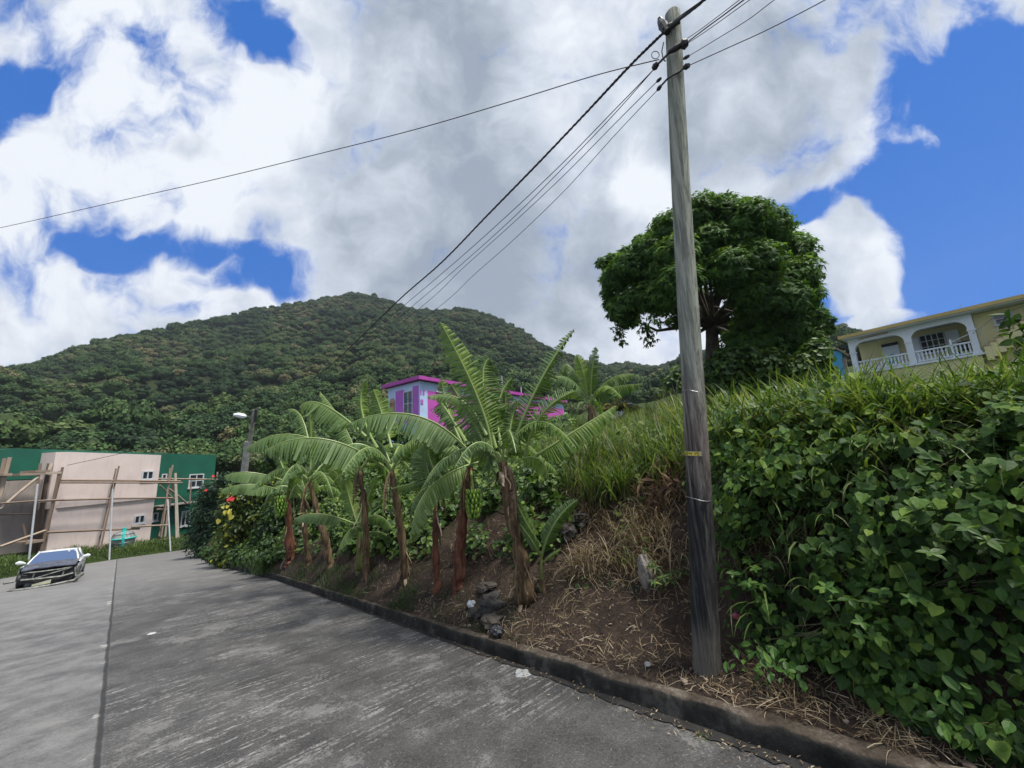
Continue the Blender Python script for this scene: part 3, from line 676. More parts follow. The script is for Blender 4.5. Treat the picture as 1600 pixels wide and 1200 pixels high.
# brown board shed
q = P(1008, 640, 24); S = Fr(q, C1-C0); x0, z1 = S.loc(984, 631); x1, z0 = S.loc(1030, 652)
t = thing('shed', 'small shed of weathered orange brown boards among the tall grass', 'shed', S.pt((x0+x1)/2, .5, z0-.5))
g = Geo(); xx = x0; WOODO = LUM
while xx < x1:
    wd = .17; k = (xx-x0)/(x1-x0); fbox(g, S, xx, xx+wd-.02, RS.uniform(0, .03), .06, z0-1, z1-.28*k, a=.3+.4*RS.rand()); xx += wd
def orange_wood():
    n = NT('orange_boards'); v = n.attr('v').outputs['Fac']; return n.bsdf(ramp(n, v, [(.3, (.22, .12, .06)), (.5, (.36, .21, .10)), (.7, (.30, .20, .13))]), .9, bump=n.noise(n.obj(), 9, 4), bs=.5)
g.build('wall', orange_wood(), t)
g = Geo(); b_ = S([(x0-.1, -.12, z1+.0), (x1+.1, -.12, z1-.30), (x1+.1, 2, z1-.30), (x0-.1, 2, z1+.0)]); g.hexa(b_, b_+np.array([0, 0, .05])); fbox(g, S, x0, x1, .08, 1.9, z0-1, z1-.34); g.build('roof', METAL, t)
# ================================================================== GREEN AND PALE BUILDING (left)
A = P(104, 706, 28.6); B = P(252, 711, 35.0); G = Fr(A, B-A)
root = thing('building', 'two storey green building with a pale plastered wing behind wooden scaffolding', 'building', G.pt(4, 3, -5.4))
XL = G.loc(94, 712)[0]; XR = G.loc(252, 711)[0]; ZL = G.loc(104, 706)[1]; ZRt = G.loc(252, 711)[1]; ZM = G.loc(160, 787)[1]; XRb = XR; 
gb = -6.6
g = Geo(); b_ = G([(XL+.45, 0, ZM), (XR, 0, ZM), (XR, 3, ZM), (XL+.45, 3, ZM)]); tp = G([(XL+.45, 0, ZL), (XR, 0, ZRt), (XR, 3, ZRt), (XL+.45, 3, ZL)]); g.hexa(b_, tp)
b_ = G([(XL, .45, ZM), (XL+.45, 0, ZM), (XL+.45, 3, ZM), (XL, 3, ZM)]); tp = G([(XL, .45, ZL), (XL+.45, 0, ZL), (XL+.45, 3, ZL), (XL, 3, ZL)]); g.hexa(b_, tp)
fbox(g, G, XL+.2, XR-.003, .14, 2.99, gb, ZM-.001); g.build('pale_wing', PALE, root)
XG = G.loc(338, 712, 1.8)[0]; XG0 = G.loc(20, 700, 1.8)[0]; ZG = G.loc(300, 711, 1.8)[1]; ZGl = G.loc(40, 700.5, 1.8)[1]
ZGm = G.loc(40, 749, 1.8)[1]
g = Geo(); b_ = G([(XG0, 1.8, ZGm), (XG, 1.8, ZGm), (XG, 10, ZGm), (XG0, 10, ZGm)]); tp = G([(XG0, 1.8, ZGl), (XG, 1.8, ZG), (XG, 10, ZG), (XG0, 10, ZGl)]); g.hexa(b_, tp)
fbox(g, G, XR-1, XG-.004, 1.81, 9.99, gb, ZGm-.001)
b_ = G([(XG0-1.6, 3.4, ZGm-.3), (XG0, 1.8, ZGm-.3), (XG0, 10, ZGm-.3), (XG0-1.6, 10, ZGm-.3)]); tp = b_.copy(); tp[:, 2] = (ZGl-.35, ZGl, ZGl, ZGl-.35); g.hexa(b_, tp)
g.build('green_wall', TEAL, root)
g = Geo(); fbox(g, G, XG0-6, XL+.4, 1.25, 9, gb, ZGm-.06); g.build('grey_wing', CONC, root)
g = Geo(); fbox(g, G, XG0+.0, XG-.1, 1.9, 9.8, max(ZG, ZGl)-.0, max(ZG, ZGl)+.02); 
def gw(px0, py0, px1, py1, yo, nx=2, nzz=1):
    a = G.loc(px0, py0, yo); b = G.loc(px1, py1, yo); zc = (a[1]+b[1])/2; hh = G.loc((px0+px1)/2, py0, yo)[1]-G.loc((px0+px1)/2, py1, yo)[1]
    return window(root, G, a[0], b[0], zc-hh/2, zc+hh/2, yo, nx, nzz, .1, .08)
gw(223.5, 737.5, 237, 747.5, 0); gw(211.5, 806.5, 223.5, 816, .14); gw(297, 742, 315, 760, 1.8, 2, 2); gw(285, 800, 293.5, 820, 1.81, 2, 1); gw(254, 742, 258, 748, 1.8, 1, 1); gw(240, 803, 244, 812, 1.81, 1, 1)
a = G.loc(240, 790.5, 1.6); b = G.loc(298, 790.5, 1.6); g = Geo(); fbox(g, G, a[0], b[0], .9, 1.79, a[1]-.12, a[1]); g.build('canopy_slab', CONC, root)
# scaffolding
sroot = thing('scaffolding', 'rough timber scaffolding tied against the pale and green walls', 'scaffolding', G.pt(3, -1, -5.5))
def stick(px0, py0, px1, py1, Y0=-.9, Y1=None, w_=.11, a=.5, nm='pole'):
    Y1 = Y0 if Y1 is None else Y1; g = Geo(); p, q = G.pp(px0, py0, Y0), G.pp(px1, py1, Y1)
    g.tube([p, p*.5+q*.5+RS.normal(size=3)*.02, q], w_/2*1.2, 4, a=a); g.build(nm, LUM, sroot)
for s_ in [(98, 730, 66, 866, -.5, .16, .2), (93, 736, 64.5, 862, -.8, .16, .15), (181.4, 732, 152, 858, -.5, .12, .35), (186, 728, 157, 858, -.9, .12, .3),
           (270, 726.4, 248.7, 838, -.7, .14, .5), (266, 731, 252, 840, -.9, .13, .5), (271, 748, 257, 841, .6, .14, .55), (63.3, 724, 54, 790, -.8, .15, .35), (77.6, 724, 52, 866, .9, .28, .05),
           (75, 730, 60, 866, .7, .2, .0), (81, 724, 77, 742, .4, .2, .9), (15.8, 714.5, 0, 776, -.5, .2, .7), (8, 716, -8, 790, -.3, .2, .5), (298.5, 753, 296.5, 787, .8, .13, .45), (339.7, 737.5, 339, 768, 1, .16, .6), (264.5, 778, 257, 850, .3, .16, .8)]:
    stick(s_[0], s_[1], s_[2], s_[3], s_[4], None, s_[5], s_[6])
g = Geo(); p, q = G.pp(274, 739, .2), G.pp(277, 848, -.4); g.tube([p, q], [.1, .17], 5, a=.95); g.build('post', LUM, sroot)
for s_ in [(95, 750.5, 282, 752, -.75, .13, .5), (95, 754, 285, 754.5, -1.0, .11, .45), (245, 748, 352, 749.5, .9, .13, .55), (0, 786.6, 100, 781, -.9, .1, .3), (85, 781.5, 269, 778, -.8, .12, .5),
           (70, 832, 218, 826, -.8, .13, .4), (205, 823, 265, 820.5, -.9, .12, .65), (245, 796, 262, 796, -.3, .14, .6), (250, 844, 264, 842, -.3, .13, .7), (0, 804, 55, 803, -.5, .08, .1)]:
    stick(s_[0], s_[1], s_[2], s_[3], s_[4], None, s_[5], s_[6], 'rail')
for s_ in [(60, 745, 0, 795, -.8, .14, .8), (73, 828, 0, 854, -.8, .13, .7), (250, 758, 274, 783, .1, .13, .6), (264.5, 764, 292, 787, .1, .15, .6), (240, 848, 262, 842, -.3, .12, .6), (42, 850, 36, 818, -.3, .1, .3)]:
    stick(s_[0], s_[1], s_[2], s_[3], s_[4], None, s_[5], s_[6], 'brace')
for s_ in [(0, 741.5, 14, 740.6), (26, 741, 66, 740), (50, 737, 74, 735), (66, 739, 91, 738), (36, 846, 63, 846), (66, 782, 82, 781.5)]:
    (x0, z0), (x1, z1) = G.loc(s_[0], s_[1], -.6), G.loc(s_[2], s_[3], -.6); g = Geo(); fbox(g, G, x0, x1, -.9, .5, (z0+z1)/2-.1, (z0+z1)/2+.05, a=RS.uniform(.5, .95)); g.build('plank', LUM, sroot)
# white poles at the road edge
for (px0, py0, px1, py1, lb) in [(58.6, 756.5, 45, 878, 'leftmost thin white pole at the road edge behind the wrecked car'), (176, 764, 171, 875, 'middle thin white pole standing in the grass verge before the pale wall'), (262, 780, 267, 861, 'rightmost thin white pole, leaning left, at the road edge near the bushes')]:
    b_ = hit(px1, py1); t0 = tof(b_); tp = P(px0, py0, t0*1.02); g = Geo(); g.tube([b_-np.array([0, 0, .2]), tp], .05, 7); g.build('pole', WHITE, origin=b_, label=lb, cat='pole', group='white poles along the verge')
# cage with turquoise bands
cb = G.pp(191, 853, -.9); t = thing('wire_cage', 'round wire cage with turquoise bands at the foot of the pale wall', 'cage', cb)
g = Geo()
hs = [0, .3, .65, .95, 1.1]; rr_ = [.65, .72, .72, .6, .3]
g.tube([cb+np.array([0, 0, h]) for h in hs], np.array(rr_)*.93, 14); g.build('drum', plain('cage_grey', (.30, .33, .32), .6, .3, 5), t)
for i in range(14):
    th = i*2*PI/14; 
    if i == 0: g = Geo()
    g.tube([cb+np.array([r*math.cos(th), r*math.sin(th), h]) for r, h in zip(rr_, hs)], .018, 4)
for h, r in zip(hs, rr_): g.tube([cb+np.array([r*math.cos(a_), r*math.sin(a_), h]) for a_ in np.linspace(0, 2*PI, 20)], .02, 4)
g.build('wire_mesh', METAL, t)
g = Geo()
TQ = plain('turquoise_band', (.03, .42, .38), .5, .1, 4)
for dz in (.6,): g.tube([cb+np.array([.75*math.cos(a_), .75*math.sin(a_), dz]) for a_ in np.linspace(0, 2*PI, 24)], .07, 6)
dv = -cb/np.linalg.norm(cb)
g.tube([cb+dv*np.array([1, 1, 0])*r*1.04+np.array([0, 0, h]) for r, h in zip([.66, .73, .74, .62, .3], hs)], .09, 6); g.tube([cb+np.array([0, 0, 1.05]), cb+np.array([0, 0, 1.4])], [.16, .12], 8); g.build('band', TQ, t)
# ================================================================== UTILITY POLE
def wood_pole_mat():
    n = NT('weathered_pole'); o = n.obj(); st = n.mapping(o, (14, 14, .8)); a = n.noise(st, 1.6, 7, .72, .5); b = n.noise(n.mapping(o, (40, 40, 1.2)), 1, 5, .7)
    z = n.n('SeparateXYZ'); n.put(z, 0, o); zz = z.outputs[2]
    grey = ramp(n, n.math('ADD', n.math('MULTIPLY', a, .65), n.math('MULTIPLY', b, .35)), [(.3, (.10, .105, .09)), (.46, (.22, .235, .20)), (.56, (.31, .325, .275)), (.72, (.42, .42, .36))])
    brown = ramp(n, a, [(.35, (.06, .05, .045)), (.5, (.17, .145, .128)), (.7, (.29, .26, .23))])
    tar = ramp(n, n.math('ADD', n.math('MULTIPLY', a, .6), n.math('MULTIPLY', b, .4)), [(.36, (.008, .008, .009)), (.5, (.030, .030, .031)), (.6, (.075, .072, .066)), (.72, (.16, .15, .135))])
    w1 = n.ss(n.math('ADD', zz, n.math('MULTIPLY', n.math('SUBTRACT', a, .5), 1.6)), 2.1, 3.0)
    w2 = n.ss(n.math('ADD', zz, n.math('MULTIPLY', n.math('SUBTRACT', a, .5), 1.0)), 1.35, 1.95)
    w3 = n.ss(n.math('ADD', zz, n.math('MULTIPLY', n.math('SUBTRACT', a, .5), .5)), .18, .5)
    c = n.mix(w1, brown, grey); c = n.mix(w2, tar, c); c = n.mix(w3, (.13, .12, .105), c)
    h = n.math('ADD', a, n.math('MULTIPLY', n.ss(b, .4, .5), .5))
    return n.bsdf(c, .9, bump=h, bs=1, bd=.012, spec=.2)
PB = hit(1106, 1046); tb = tof(PB); PT_ = P(1050, 22, tb*1.13+.35)
PTdir = (PT_-PB)/np.linalg.norm(PT_-PB); PH = float(np.linalg.norm(PT_-PB)); RB_ = 43*tb/600/2*.97; RT_ = 22.5*tof(PT_)/600/2
proot = thing('utility_pole', 'tall weathered wooden utility pole with a yellow number tag beside the kerb', 'utility pole', PB)
g = Geo(); hs = np.linspace(-.3, 1, 40)*1.0
g.tube([PB+PTdir*PH*h+np.array([.012*math.sin(h*7), .012*math.cos(h*5), 0]) for h in hs] + [PT_+PTdir*.03, PT_+PTdir*.045], list(RB_+(RT_-RB_)*np.clip(hs, 0, 1)**.85)+[RT_*.75, RT_*.3], 28); g.build('shaft', wood_pole_mat(), proot, smooth=True)
def pole_pt(py):      # centre of the shaft at image row py
    lo, hi = -.1, 1.1
    for _ in range(30):
        m = (lo+hi)/2; q = PB+(PT_-PB)*m; yy = 600-FPX*(q@UV)/(q@F)
        if yy > py: lo = m
        else: hi = m
    m = (lo+hi)/2; return PB+(PT_-PB)*m, RB_+(RT_-RB_)*max(0, min(1, m))**.85
def pole_side(py, dpx):   # a point on the near surface of the shaft dpx pixels from its centre
    c, r = pole_pt(py); t = tof(c); view = c/np.linalg.norm(c); right = np.cross(view, PTdir); right /= np.linalg.norm(right)
    x = max(-r*.999, min(r*.999, dpx*t/600)); return c+right*x-np.cross(PTdir, right)*(-1)*math.sqrt(r*r-x*x)*(1 if np.cross(PTdir, right)@view < 0 else -1), right
# long crack down the shaft, hoops, nail heads
g = Geo()
# number tag, bent around the shaft
c, r = pole_pt(708); view = c/np.linalg.norm(c); view = view-PTdir*(view@PTdir); view /= np.linalg.norm(view); right = np.cross(view, PTdir)
def on_shaft(ang, dz, off): return c+PTdir*dz+(right*math.sin(ang)-view*math.cos(ang))*(r+off)
def strip(a0, a1, z0, z1, off, seg=10): g = Geo(); g.grid(np.array([[on_shaft(a0+(a1-a0)*i/seg, z, off) for i in range(seg+1)] for z in (z0, z1)])); return g
strip(rad(-75), rad(28), -.022, .022, .004).build('tag_backing', METAL, proot)
tagp = strip(rad(-70), rad(20), -.018, .018, .006).build('number_tag', plain('yellow_tag', (.60, .50, .06), .5, .15, 30), proot)
# digits as flat strips following the shaft
SEG = {'6': 'afgcde', '0': 'abcdef', '4': 'fgbc', '1': 'bc', '5': 'afgcd'}
g = Geo()
def bar(a0, a1, z0, z1): 
    k = 3; rows = np.array([[on_shaft(a0+(a1-a0)*i/k, z, .0078) for i in range(k+1)] for z in (z0, z1)]); g.grid(rows)
for i, ch in enumerate('60415'):
    g = Geo()
    cx = rad(-60+i*17); wx, hz, th, tz = rad(5), .0125, rad(1.4), .0022
    for s_ in SEG[ch]:
        if s_ == 'a': bar(cx-wx, cx+wx, hz-tz, hz+tz)
        if s_ == 'd': bar(cx-wx, cx+wx, -hz-tz, -hz+tz)
        if s_ == 'g': bar(cx-wx, cx+wx, -tz, tz)
        if s_ == 'f': bar(cx-wx-th, cx-wx+th, 0, hz)
        if s_ == 'b': bar(cx+wx-th, cx+wx+th, 0, hz)
        if s_ == 'e': bar(cx-wx-th, cx-wx+th, -hz, 0)
        if s_ == 'c': bar(cx+wx-th, cx+wx+th, -hz, 0)
    g.build('digit', BLK, tagp)
for py, th_ in ((778, .006), (612, .004)):
    cc, rr3 = pole_pt(py); g = Geo(); ring = [cc+(right*math.cos(a_)+view*math.sin(a_))*(rr3+.002)+PTdir*.012*math.sin(a_*2) for a_ in np.linspace(0, 2*PI, 28)]; g.tube(ring, th_*.5, 5); g.build('wire_band', METAL, proot)
# bracket on top left and insulator fittings
def fitting(px, py, px2, py2, dt0, dt1, r_, nm, tt=None):
    c, _ = pole_pt(py); t = tof(c) if tt is None else tt; g = Geo(); p, q = P(px, py, t+dt0), P(px2, py2, t+dt1); g.tube([p, p*.6+q*.4, q], [r_*.6, r_, r_*.7], 8); g.build(nm, BLK, proot)
TT = tof(PT_)
fitting(1031, 33, 1043, 50, -.02, -.12, .05, 'bracket', TT); fitting(1030, 28, 1036, 42, 0, 0, .035, 'clamp', TT); fitting(1034, 46, 1062, 34, -.1, -.14, .03, 'clamp', TT)
fitting(1044, 82, 1074, 65, -.13, -.2, .032, 'bracket', TT*.985); fitting(1064, 72, 1074, 66, -.2, -.22, .05, 'insulator', TT*.985); fitting(1020, 108, 1028, 99, -.05, -.1, .035, 'insulator', TT*.985)
fitting(1068, 106, 1077, 102, -.15, -.2, .03, 'insulator', TT*.98); fitting(1027, 141, 1033, 134, -.05, -.1, .022, 'insulator', TT*.97); fitting(1026, 128, 1033, 122, -.05, -.1, .018, 'insulator', TT*.97); fitting(1068, 92, 1077, 87, -.15, -.2, .018, 'insulator', TT*.98)
g = Geo(); g.tube([P(x, y, TT*.98-.11) for x, y in ((1033, 134), (1042, 124), (1052, 117), (1062, 112), (1069, 106))], .010, 6)
g.tube([P(x, y, TT*.98-.1) for x, y in ((1028, 100), (1040, 88), (1048, 80), (1060, 76))], .012, 6); g.tube([P(x, y, TT-.05) for x, y in ((1037, 66), (1034, 80), (1036, 92), (1040, 96))], .006, 5)
g.tube([P(1024+6*math.cos(a_), 86+6*math.sin(a_), TT-.03) for a_ in np.linspace(0, 2*PI, 16)], .004, 5); g.build('jumper_wire', BLK, proot)
# long drying crack
def crack_pt(py, dx):
    c, r = pole_pt(py); x = dx*tof(c)/600; return c+right*x-view*math.sqrt(max(r*r-x*x, 1e-6))*1.0
g = Geo()
for seg in (((410, 6), (450, 8), (480, 5), (520, 7), (560, 6), (600, 8), (640, 7)), ((300, -3), (330, -2), (360, -4), (395, -3)), ((650, -6), (700, -5), (760, -7)), ((150, 4), (190, 5), (240, 4)), ((820, 3), (870, 5), (930, 4))):
    g.tube([crack_pt(*q) for q in seg], [.0005]+[.0032]*(len(seg)-2)+[.0005], 4)
g.build('crack', plain('crack_dark', (.01, .009, .008), .9), proot)
# ================================================================== STREET LAMP POLE (far)
LT = 27.0; b_ = P(381, 752, LT); tp = P(398, 640, LT)
lroot = thing('street_lamp', 'distant leaning wooden pole carrying a white street lamp on a short arm', 'street lamp', b_-np.array([0, 0, 1]))
g = Geo(); dvv = tp-b_; g.tube([b_-dvv*.4, b_, tp], [.17, .165, .12], 10); g.build('pole', plain('grey_pole', (.22, .21, .19), .9, .3, 4), lroot)
g = Geo(); g.tube([P(392, 654, LT-.2), P(388, 651, LT-.4), P(384, 650, LT-.6)], .05, 6); g.build('arm', METAL, lroot)
g = Geo(); g.tube([P(385, 651, LT-.6), P(382, 650.5, LT-.65), P(372, 648.5, LT-.8), P(365, 648, LT-.9)], [.06, .16, .17, .08], 8); lh = g.build('lamp_head', plain('lamp_white', (.75, .78, .82), .4, .05), lroot)
g = Geo(); g.tube([P(378, 648, LT-.7), P(377.5, 646, LT-.7)], .05, 6); g.build('photocell', METAL, lh)
g = Geo(); g.tube([P(398, 660, LT-.25), P(400, 640, LT-.2), P(403, 638, LT-.1)], .09, 6); g.build('clamp', BLK, lroot)
g = Geo(); g.tube([P(387, 690, LT-.15), P(381.5, 738, LT-.15)], [.2, .22], 8); g.build('steel_sleeve', plain('pole_sleeve', (.28, .28, .27), .7), lroot)
# ================================================================== WIRES
WM = plain('cable_black', (.012, .012, .014), .6, .1, 2)
def wire(pts_, rad_, lb, extra=None, nm='cable'):
    """pts_: list of (px,py,t); smooth curve through them with 1/t interpolated so that it is straight seen from above"""
    Q = np.array([P(*p) for p in pts_]); k = len(Q); seg = 14; out = []
    for i in range(k-1):
        p0 = Q[max(0, i-1)]; p1 = Q[i]; p2 = Q[i+1]; p3 = Q[min(k-1, i+2)]
        for j in range(seg):
            u_ = j/seg; out.append(.5*((2*p1)+(-p0+p2)*u_+(2*p0-5*p1+4*p2-p3)*u_**2+(-p0+3*p1-3*p2+p3)*u_**3))
    out.append(Q[-1]); out = np.array(out); g = Geo(); g.tube(out, rad_, 5)
    if extra:
        for ph in range(extra):
            tt = np.linspace(0, 1, len(out)*3); dense = np.array([np.interp(tt, np.linspace(0, 1, len(out)), out[:, j]) for j in range(3)]).T
            an = tt*len(tt)*.55+ph*2*PI/extra
            g.tube(dense+np.stack([np.cos(an)*0, np.cos(an), np.sin(an)], -1)*rad_*1.5, rad_*.8, 4)
    return g.build(nm, WM, origin=Q[0], label=lb, cat='cable')
def perst(x0, t0, x1, t1, x):  # depth at image column x on the straight line in plan
    s_ = (x-x0)/(x1-x0); it = 1/t0+(1/t1-1/t0)*s_; return 1/it
T0 = TT-.12
def span(cols, tA, tB, rr_, lb, **k):
    x0, x1 = cols[0][0], cols[-1][0]; return wire([(x, y, perst(x0, tA, x1, tB, x)) for x, y in cols], rr_, lb, **k)
span([(1042, 46), (985, 102), (915, 177), (840, 256), (760, 338), (690, 410), (624, 468), (560, 530), (505, 580), (450, 615), (400, 642)], T0, LT, .0085, 'thick twisted black power cable sagging from the pole top to the distant lamp pole', extra=3)
span([(1026, 104), (960, 172), (880, 254), (800, 330), (720, 402), (640, 470), (550, 545), (460, 612), (401, 648)], TT-.1, LT, .0055, 'upper thin black cable below the twisted cable')
span([(1022, 108), (960, 178), (880, 262), (800, 342), (720, 414), (652, 472), (560, 548), (460, 618), (400, 652)], TT-.1, LT, .005, 'second thin black cable below the twisted cable')
span([(1028, 126), (960, 194), (880, 275), (800, 350), (720, 422), (665, 474), (560, 556), (460, 624), (399, 656)], TT-.15, LT, .0045, 'third thin black cable below the twisted cable')
span([(1028, 140), (960, 212), (880, 300), (800, 377), (740, 430), (688, 478), (580, 560), (470, 634), (399, 662)], TT-.15, LT, .004, 'lowest thin black cable running down toward the lamp pole')
span([(1030, 93), (930, 118), (800, 158), (650, 202), (500, 240), (350, 277), (200, 311), (0, 356), (-200, 398)], TT, 11, .0055, 'single thin cable crossing the open sky to the left')
span([(396, 644), (360, 656), (310, 668), (240, 680), (160, 686), (60, 692)], LT, 60, .03, 'faint cable running left from the distant lamp pole across the hill')
span([(398, 640), (300, 680), (200, 706), (105, 727)], LT, 28.0, .018, 'dark service cable draped in front of the pale wing')
span([(1044, 44), (1062, 30), (1082, 15), (1100, 0), (1125, -22), (1200, -90)], T0, 2.6, .008, 'thick twisted black power cable leaving the pole top upward right', extra=3)
span([(1046, 40), (1060, 27), (1098, 0), (1120, -18), (1190, -84)], T0, 2.6, .005, 'thin black cable beside the thick twisted one above the pole top')
span([(1074, 66), (1100, 46), (1130, 24), (1162, 0), (1215, -38), (1320, -120)], T0, 2.5, .006, 'middle black cable of those leaving the pole upward right')
span([(1074, 60), (1100, 42), (1150, 4), (1200, -34), (1300, -112)], T0, 2.5, .0035, 'thin cable just above the middle cable right of the pole')
span([(1074, 68), (1110, 44), (1174, -2), (1220, -34), (1330, -112)], T0, 2.5, .0035, 'thin cable just below the middle cable right of the pole')
span([(1077, 87), (1120, 61), (1170, 30), (1214, -3), (1300, -60), (1400, -130)], T0, 2.6, .0035, 'second lowest thin cable rising to the right of the pole')
span([(1077, 102), (1130, 78), (1200, 46), (1289, 0), (1400, -62), (1550, -150)], T0, 2.8, .0045, 'lowest thin cable rising to the right of the pole')
# ================================================================== CAR
def build_car():
    c0 = road_hit(72, 915); a_to = math.atan2(-c0[1], -c0[0])       # heading toward the camera
    hd = a_to+rad(-5); fx = np.array([math.cos(hd), math.sin(hd), 0]); zn = np.array([-RB, -RC, 1.]); zn /= np.linalg.norm(zn)
    fx = fx-zn*(fx@zn); fx /= np.linalg.norm(fx); fy = np.cross(zn, fx)
    o = c0-fx*.6+fy*.0
    def W(p): p = np.asarray(p, float).reshape(-1, 3); return o+p[:, :1]*fx+p[:, 1:2]*fy+p[:, 2:]*zn
    car = thing('car', 'wrecked white saloon car with dark bonnet and missing front bumper parked on the road', 'car', o)
    CW = plain('car_white', (.66, .68, .70), .3, .08, 3, dirt=(.35, .33, .3)); CD = plain('car_dark_bonnet', (.03, .032, .045), .25, .5, 4, dirt=(.16, .18, .22)); SIL = plain('bare_metal', (.16, .17, .16), .5, .6, 9, metal=.3)
    # body stations along x (front = +): x, half width low, half width belt, z bottom, z belt
    st = [(1.0, .70, .74, .42, .66), (.75, .78, .80, .32, .74), (.35, .82, .84, .26, .84), (-.2, .83, .85, .24, .90), (-1.2, .84, .85, .22, .93), (-2.2, .84, .85, .22, .95), (-2.9, .82, .83, .26, .97), (-3.3, .74, .76, .36, .90), (-3.4, .66, .70, .45, .78)]
    g = Geo(); rows = []
    for x, wl, wb, z0, z1 in st:
        rows.append([(x, -wl*.9, z0), (x, -wl, z0+.1), (x, -wb-.02, (z0+z1)/2+.05), (x, -wb, z1-.05), (x, -wb+.07, z1), (x, wb-.07, z1), (x, wb, z1-.05), (x, wb+.02, (z0+z1)/2+.05), (x, wl, z0+.1), (x, wl*.9, z0)])
    rows = np.array(rows[2:]); g.grid(W(rows.reshape(-1, 3)).reshape(rows.shape)); 
    # fenders ahead of the doors
    for s_ in (-1, 1):
        fr_ = np.array([[(x, s_*wb, z1), (x, s_*(wb+.01), (z0+z1)/2+.1), (x, s_*wb, zl)] for x, wb, z0, z1, zl in ((.38, .84, .26, .84, .3), (.15, .85, .26, .86, .3), (.3, .85, .3, .84, .62), (.62, .84, .3, .80, .64), (.92, .80, .4, .72, .5))])
        g.grid(W(fr_.reshape(-1, 3)).reshape(fr_.shape))
    rr = rows[-1]; g.add(W(rr), [tuple(range(10))]); g.build('body', CW, car, smooth=False)
    # greenhouse
    def quad4(name, pts, m, par=car, th=.01):
        g = Geo(); p = W(pts); nn = np.cross(p[1]-p[0], p[3]-p[0]); nn /= np.linalg.norm(nn); g.hexa(p, p+nn*th); return g.build(name, m, par)
    g = Geo(); rf = np.array([[(x, w_*k, z-.03*abs(k)**3) for k in np.linspace(-1, 1, 9)] for x, w_, z in ((-.98, .54, 1.30), (-1.2, .58, 1.345), (-1.7, .60, 1.365), (-2.3, .58, 1.33), (-2.45, .56, 1.30))]); g.grid(W(rf.reshape(-1, 3)).reshape(rf.shape))
    for s_ in (-1, 1):
        g.tube(W([(-.12, s_*.73, .90), (-.55, s_*.645, 1.12), (-.98, s_*.55, 1.30), (-1.3, s_*.60, 1.34)]), .032, 6); g.tube(W([(-1.45, s_*.78, .93), (-1.5, s_*.60, 1.33)]), .03, 6); g.tube(W([(-2.95, s_*.72, .95), (-2.4, s_*.57, 1.30)]), .045, 6)
    g.build('roof', CW, car, smooth=True)
    n_ = NT('windscreen_glass'); WG = n_.bsdf((.03, .07, .17), .12, spec=.9)
    quad4('windscreen', [(-.14, -.70, .90), (-.14, .70, .90), (-.97, .54, 1.29), (-.97, -.54, 1.29)], WG)
    quad4('rear_window', [(-2.93, .68, .96), (-2.93, -.68, .96), (-2.43, -.54, 1.29), (-2.43, .54, 1.29)], WG)
    for s_ in (-1, 1): quad4('side_window', [(-.22, s_*.75, .92), (-2.85, s_*.75, .95), (-2.4, s_*.57, 1.28), (-1.0, s_*.56, 1.28)], WG)
    for yy in (.32, .52): quad4('sticker', [(-.80, yy, 1.225), (-.80, yy+.06, 1.225), (-.88, yy+.06, 1.262), (-.88, yy, 1.262)], WHITE, th=.02)
    # bonnet: crumpled dark sheet
    bn = []
    for x in np.linspace(-.14, .98, 9):
        k_ = (x+.14)/1.12; bn.append([(x, yy*(.79-.05*k_), .905-.19*k_**1.5+.035*(1-yy*yy)+.022*nz((x*3, yy*3, 1), 1.3, 3)*k_) for yy in np.linspace(-1, 1, 13)])
    bn = np.array(bn); g = Geo(); g.grid(W(bn.reshape(-1, 3)).reshape(bn.shape)); bb = bn.copy(); bb[..., 2] -= .03; g.grid(W(bb.reshape(-1, 3)).reshape(bb.shape)[::-1]); e_ = np.stack([bn[-1], bb[-1]]); g.grid(W(e_.reshape(-1, 3)).reshape(e_.shape)); g.build('bonnet', CD, car, smooth=True)
    # dark engine bay + radiator frame + broken parts
    g = Geo(); g.box((.2, -.72, .2), (.86, .72, .66), W); g.box((-.1, -.8, .22), (.3, .8, .8), W); g.build('engine_bay', DARKW, car)
    g = Geo(); g.tube(W([(.92, -.66, .62), (.95, -.3, .60), (.95, .3, .60), (.92, .66, .63)]), .03, 6); g.tube(W([(.9, -.7, .36), (.98, -.2, .33), (.95, .4, .31), (.88, .72, .37)]), .04, 6)
    g.tube(W([(.93, -.4, .36), (.93, -.36, .62)]), .025, 5); g.tube(W([(.93, .42, .33), (.9, .45, .62)]), .025, 5); g.tube(W([(.97, -.35, .36), (.98, .1, .48), (.93, .62, .60)]), .02, 5); g.build('radiator_frame', SIL, car)
    for s_ in (-1, 1):
        g = Geo(); 
        for a_ in np.linspace(0, 2*PI, 1): pass
        g.tube(W([(.88+.02*math.cos(a_), s_*.55+.15*math.cos(a_), .58+.07*math.sin(a_)) for a_ in np.linspace(.6*s_, 4.6, 10)]), .022, 6); g.build('headlight_frame', SIL, car)
    g = Geo(); fl = W([(1.25, -.95, .05), (1.3, -.4, .03), (1.32, .2, .05), (1.15, .8, .10), (.8, .98, .3)]); g.tube(fl, [.03, .06, .05, .05, .09], 6); g.tube(W([(1.1, -1.1, .34), (1.0, -.85, .36)]), .05, 6); g.build('hanging_bumper', SIL, car)
    g = Geo(); g.hexa(W([(1.1, -.35, .08), (1.14, -.35, .08), (1.2, .15, .12), (1.16, .15, .12)]), W([(1.1, -.35, .15), (1.14, -.35, .15), (1.2, .15, .26), (1.16, .15, .26)])); g.build('broken_panel', plain('yellowed_plastic', (.42, .42, .30), .6), car)
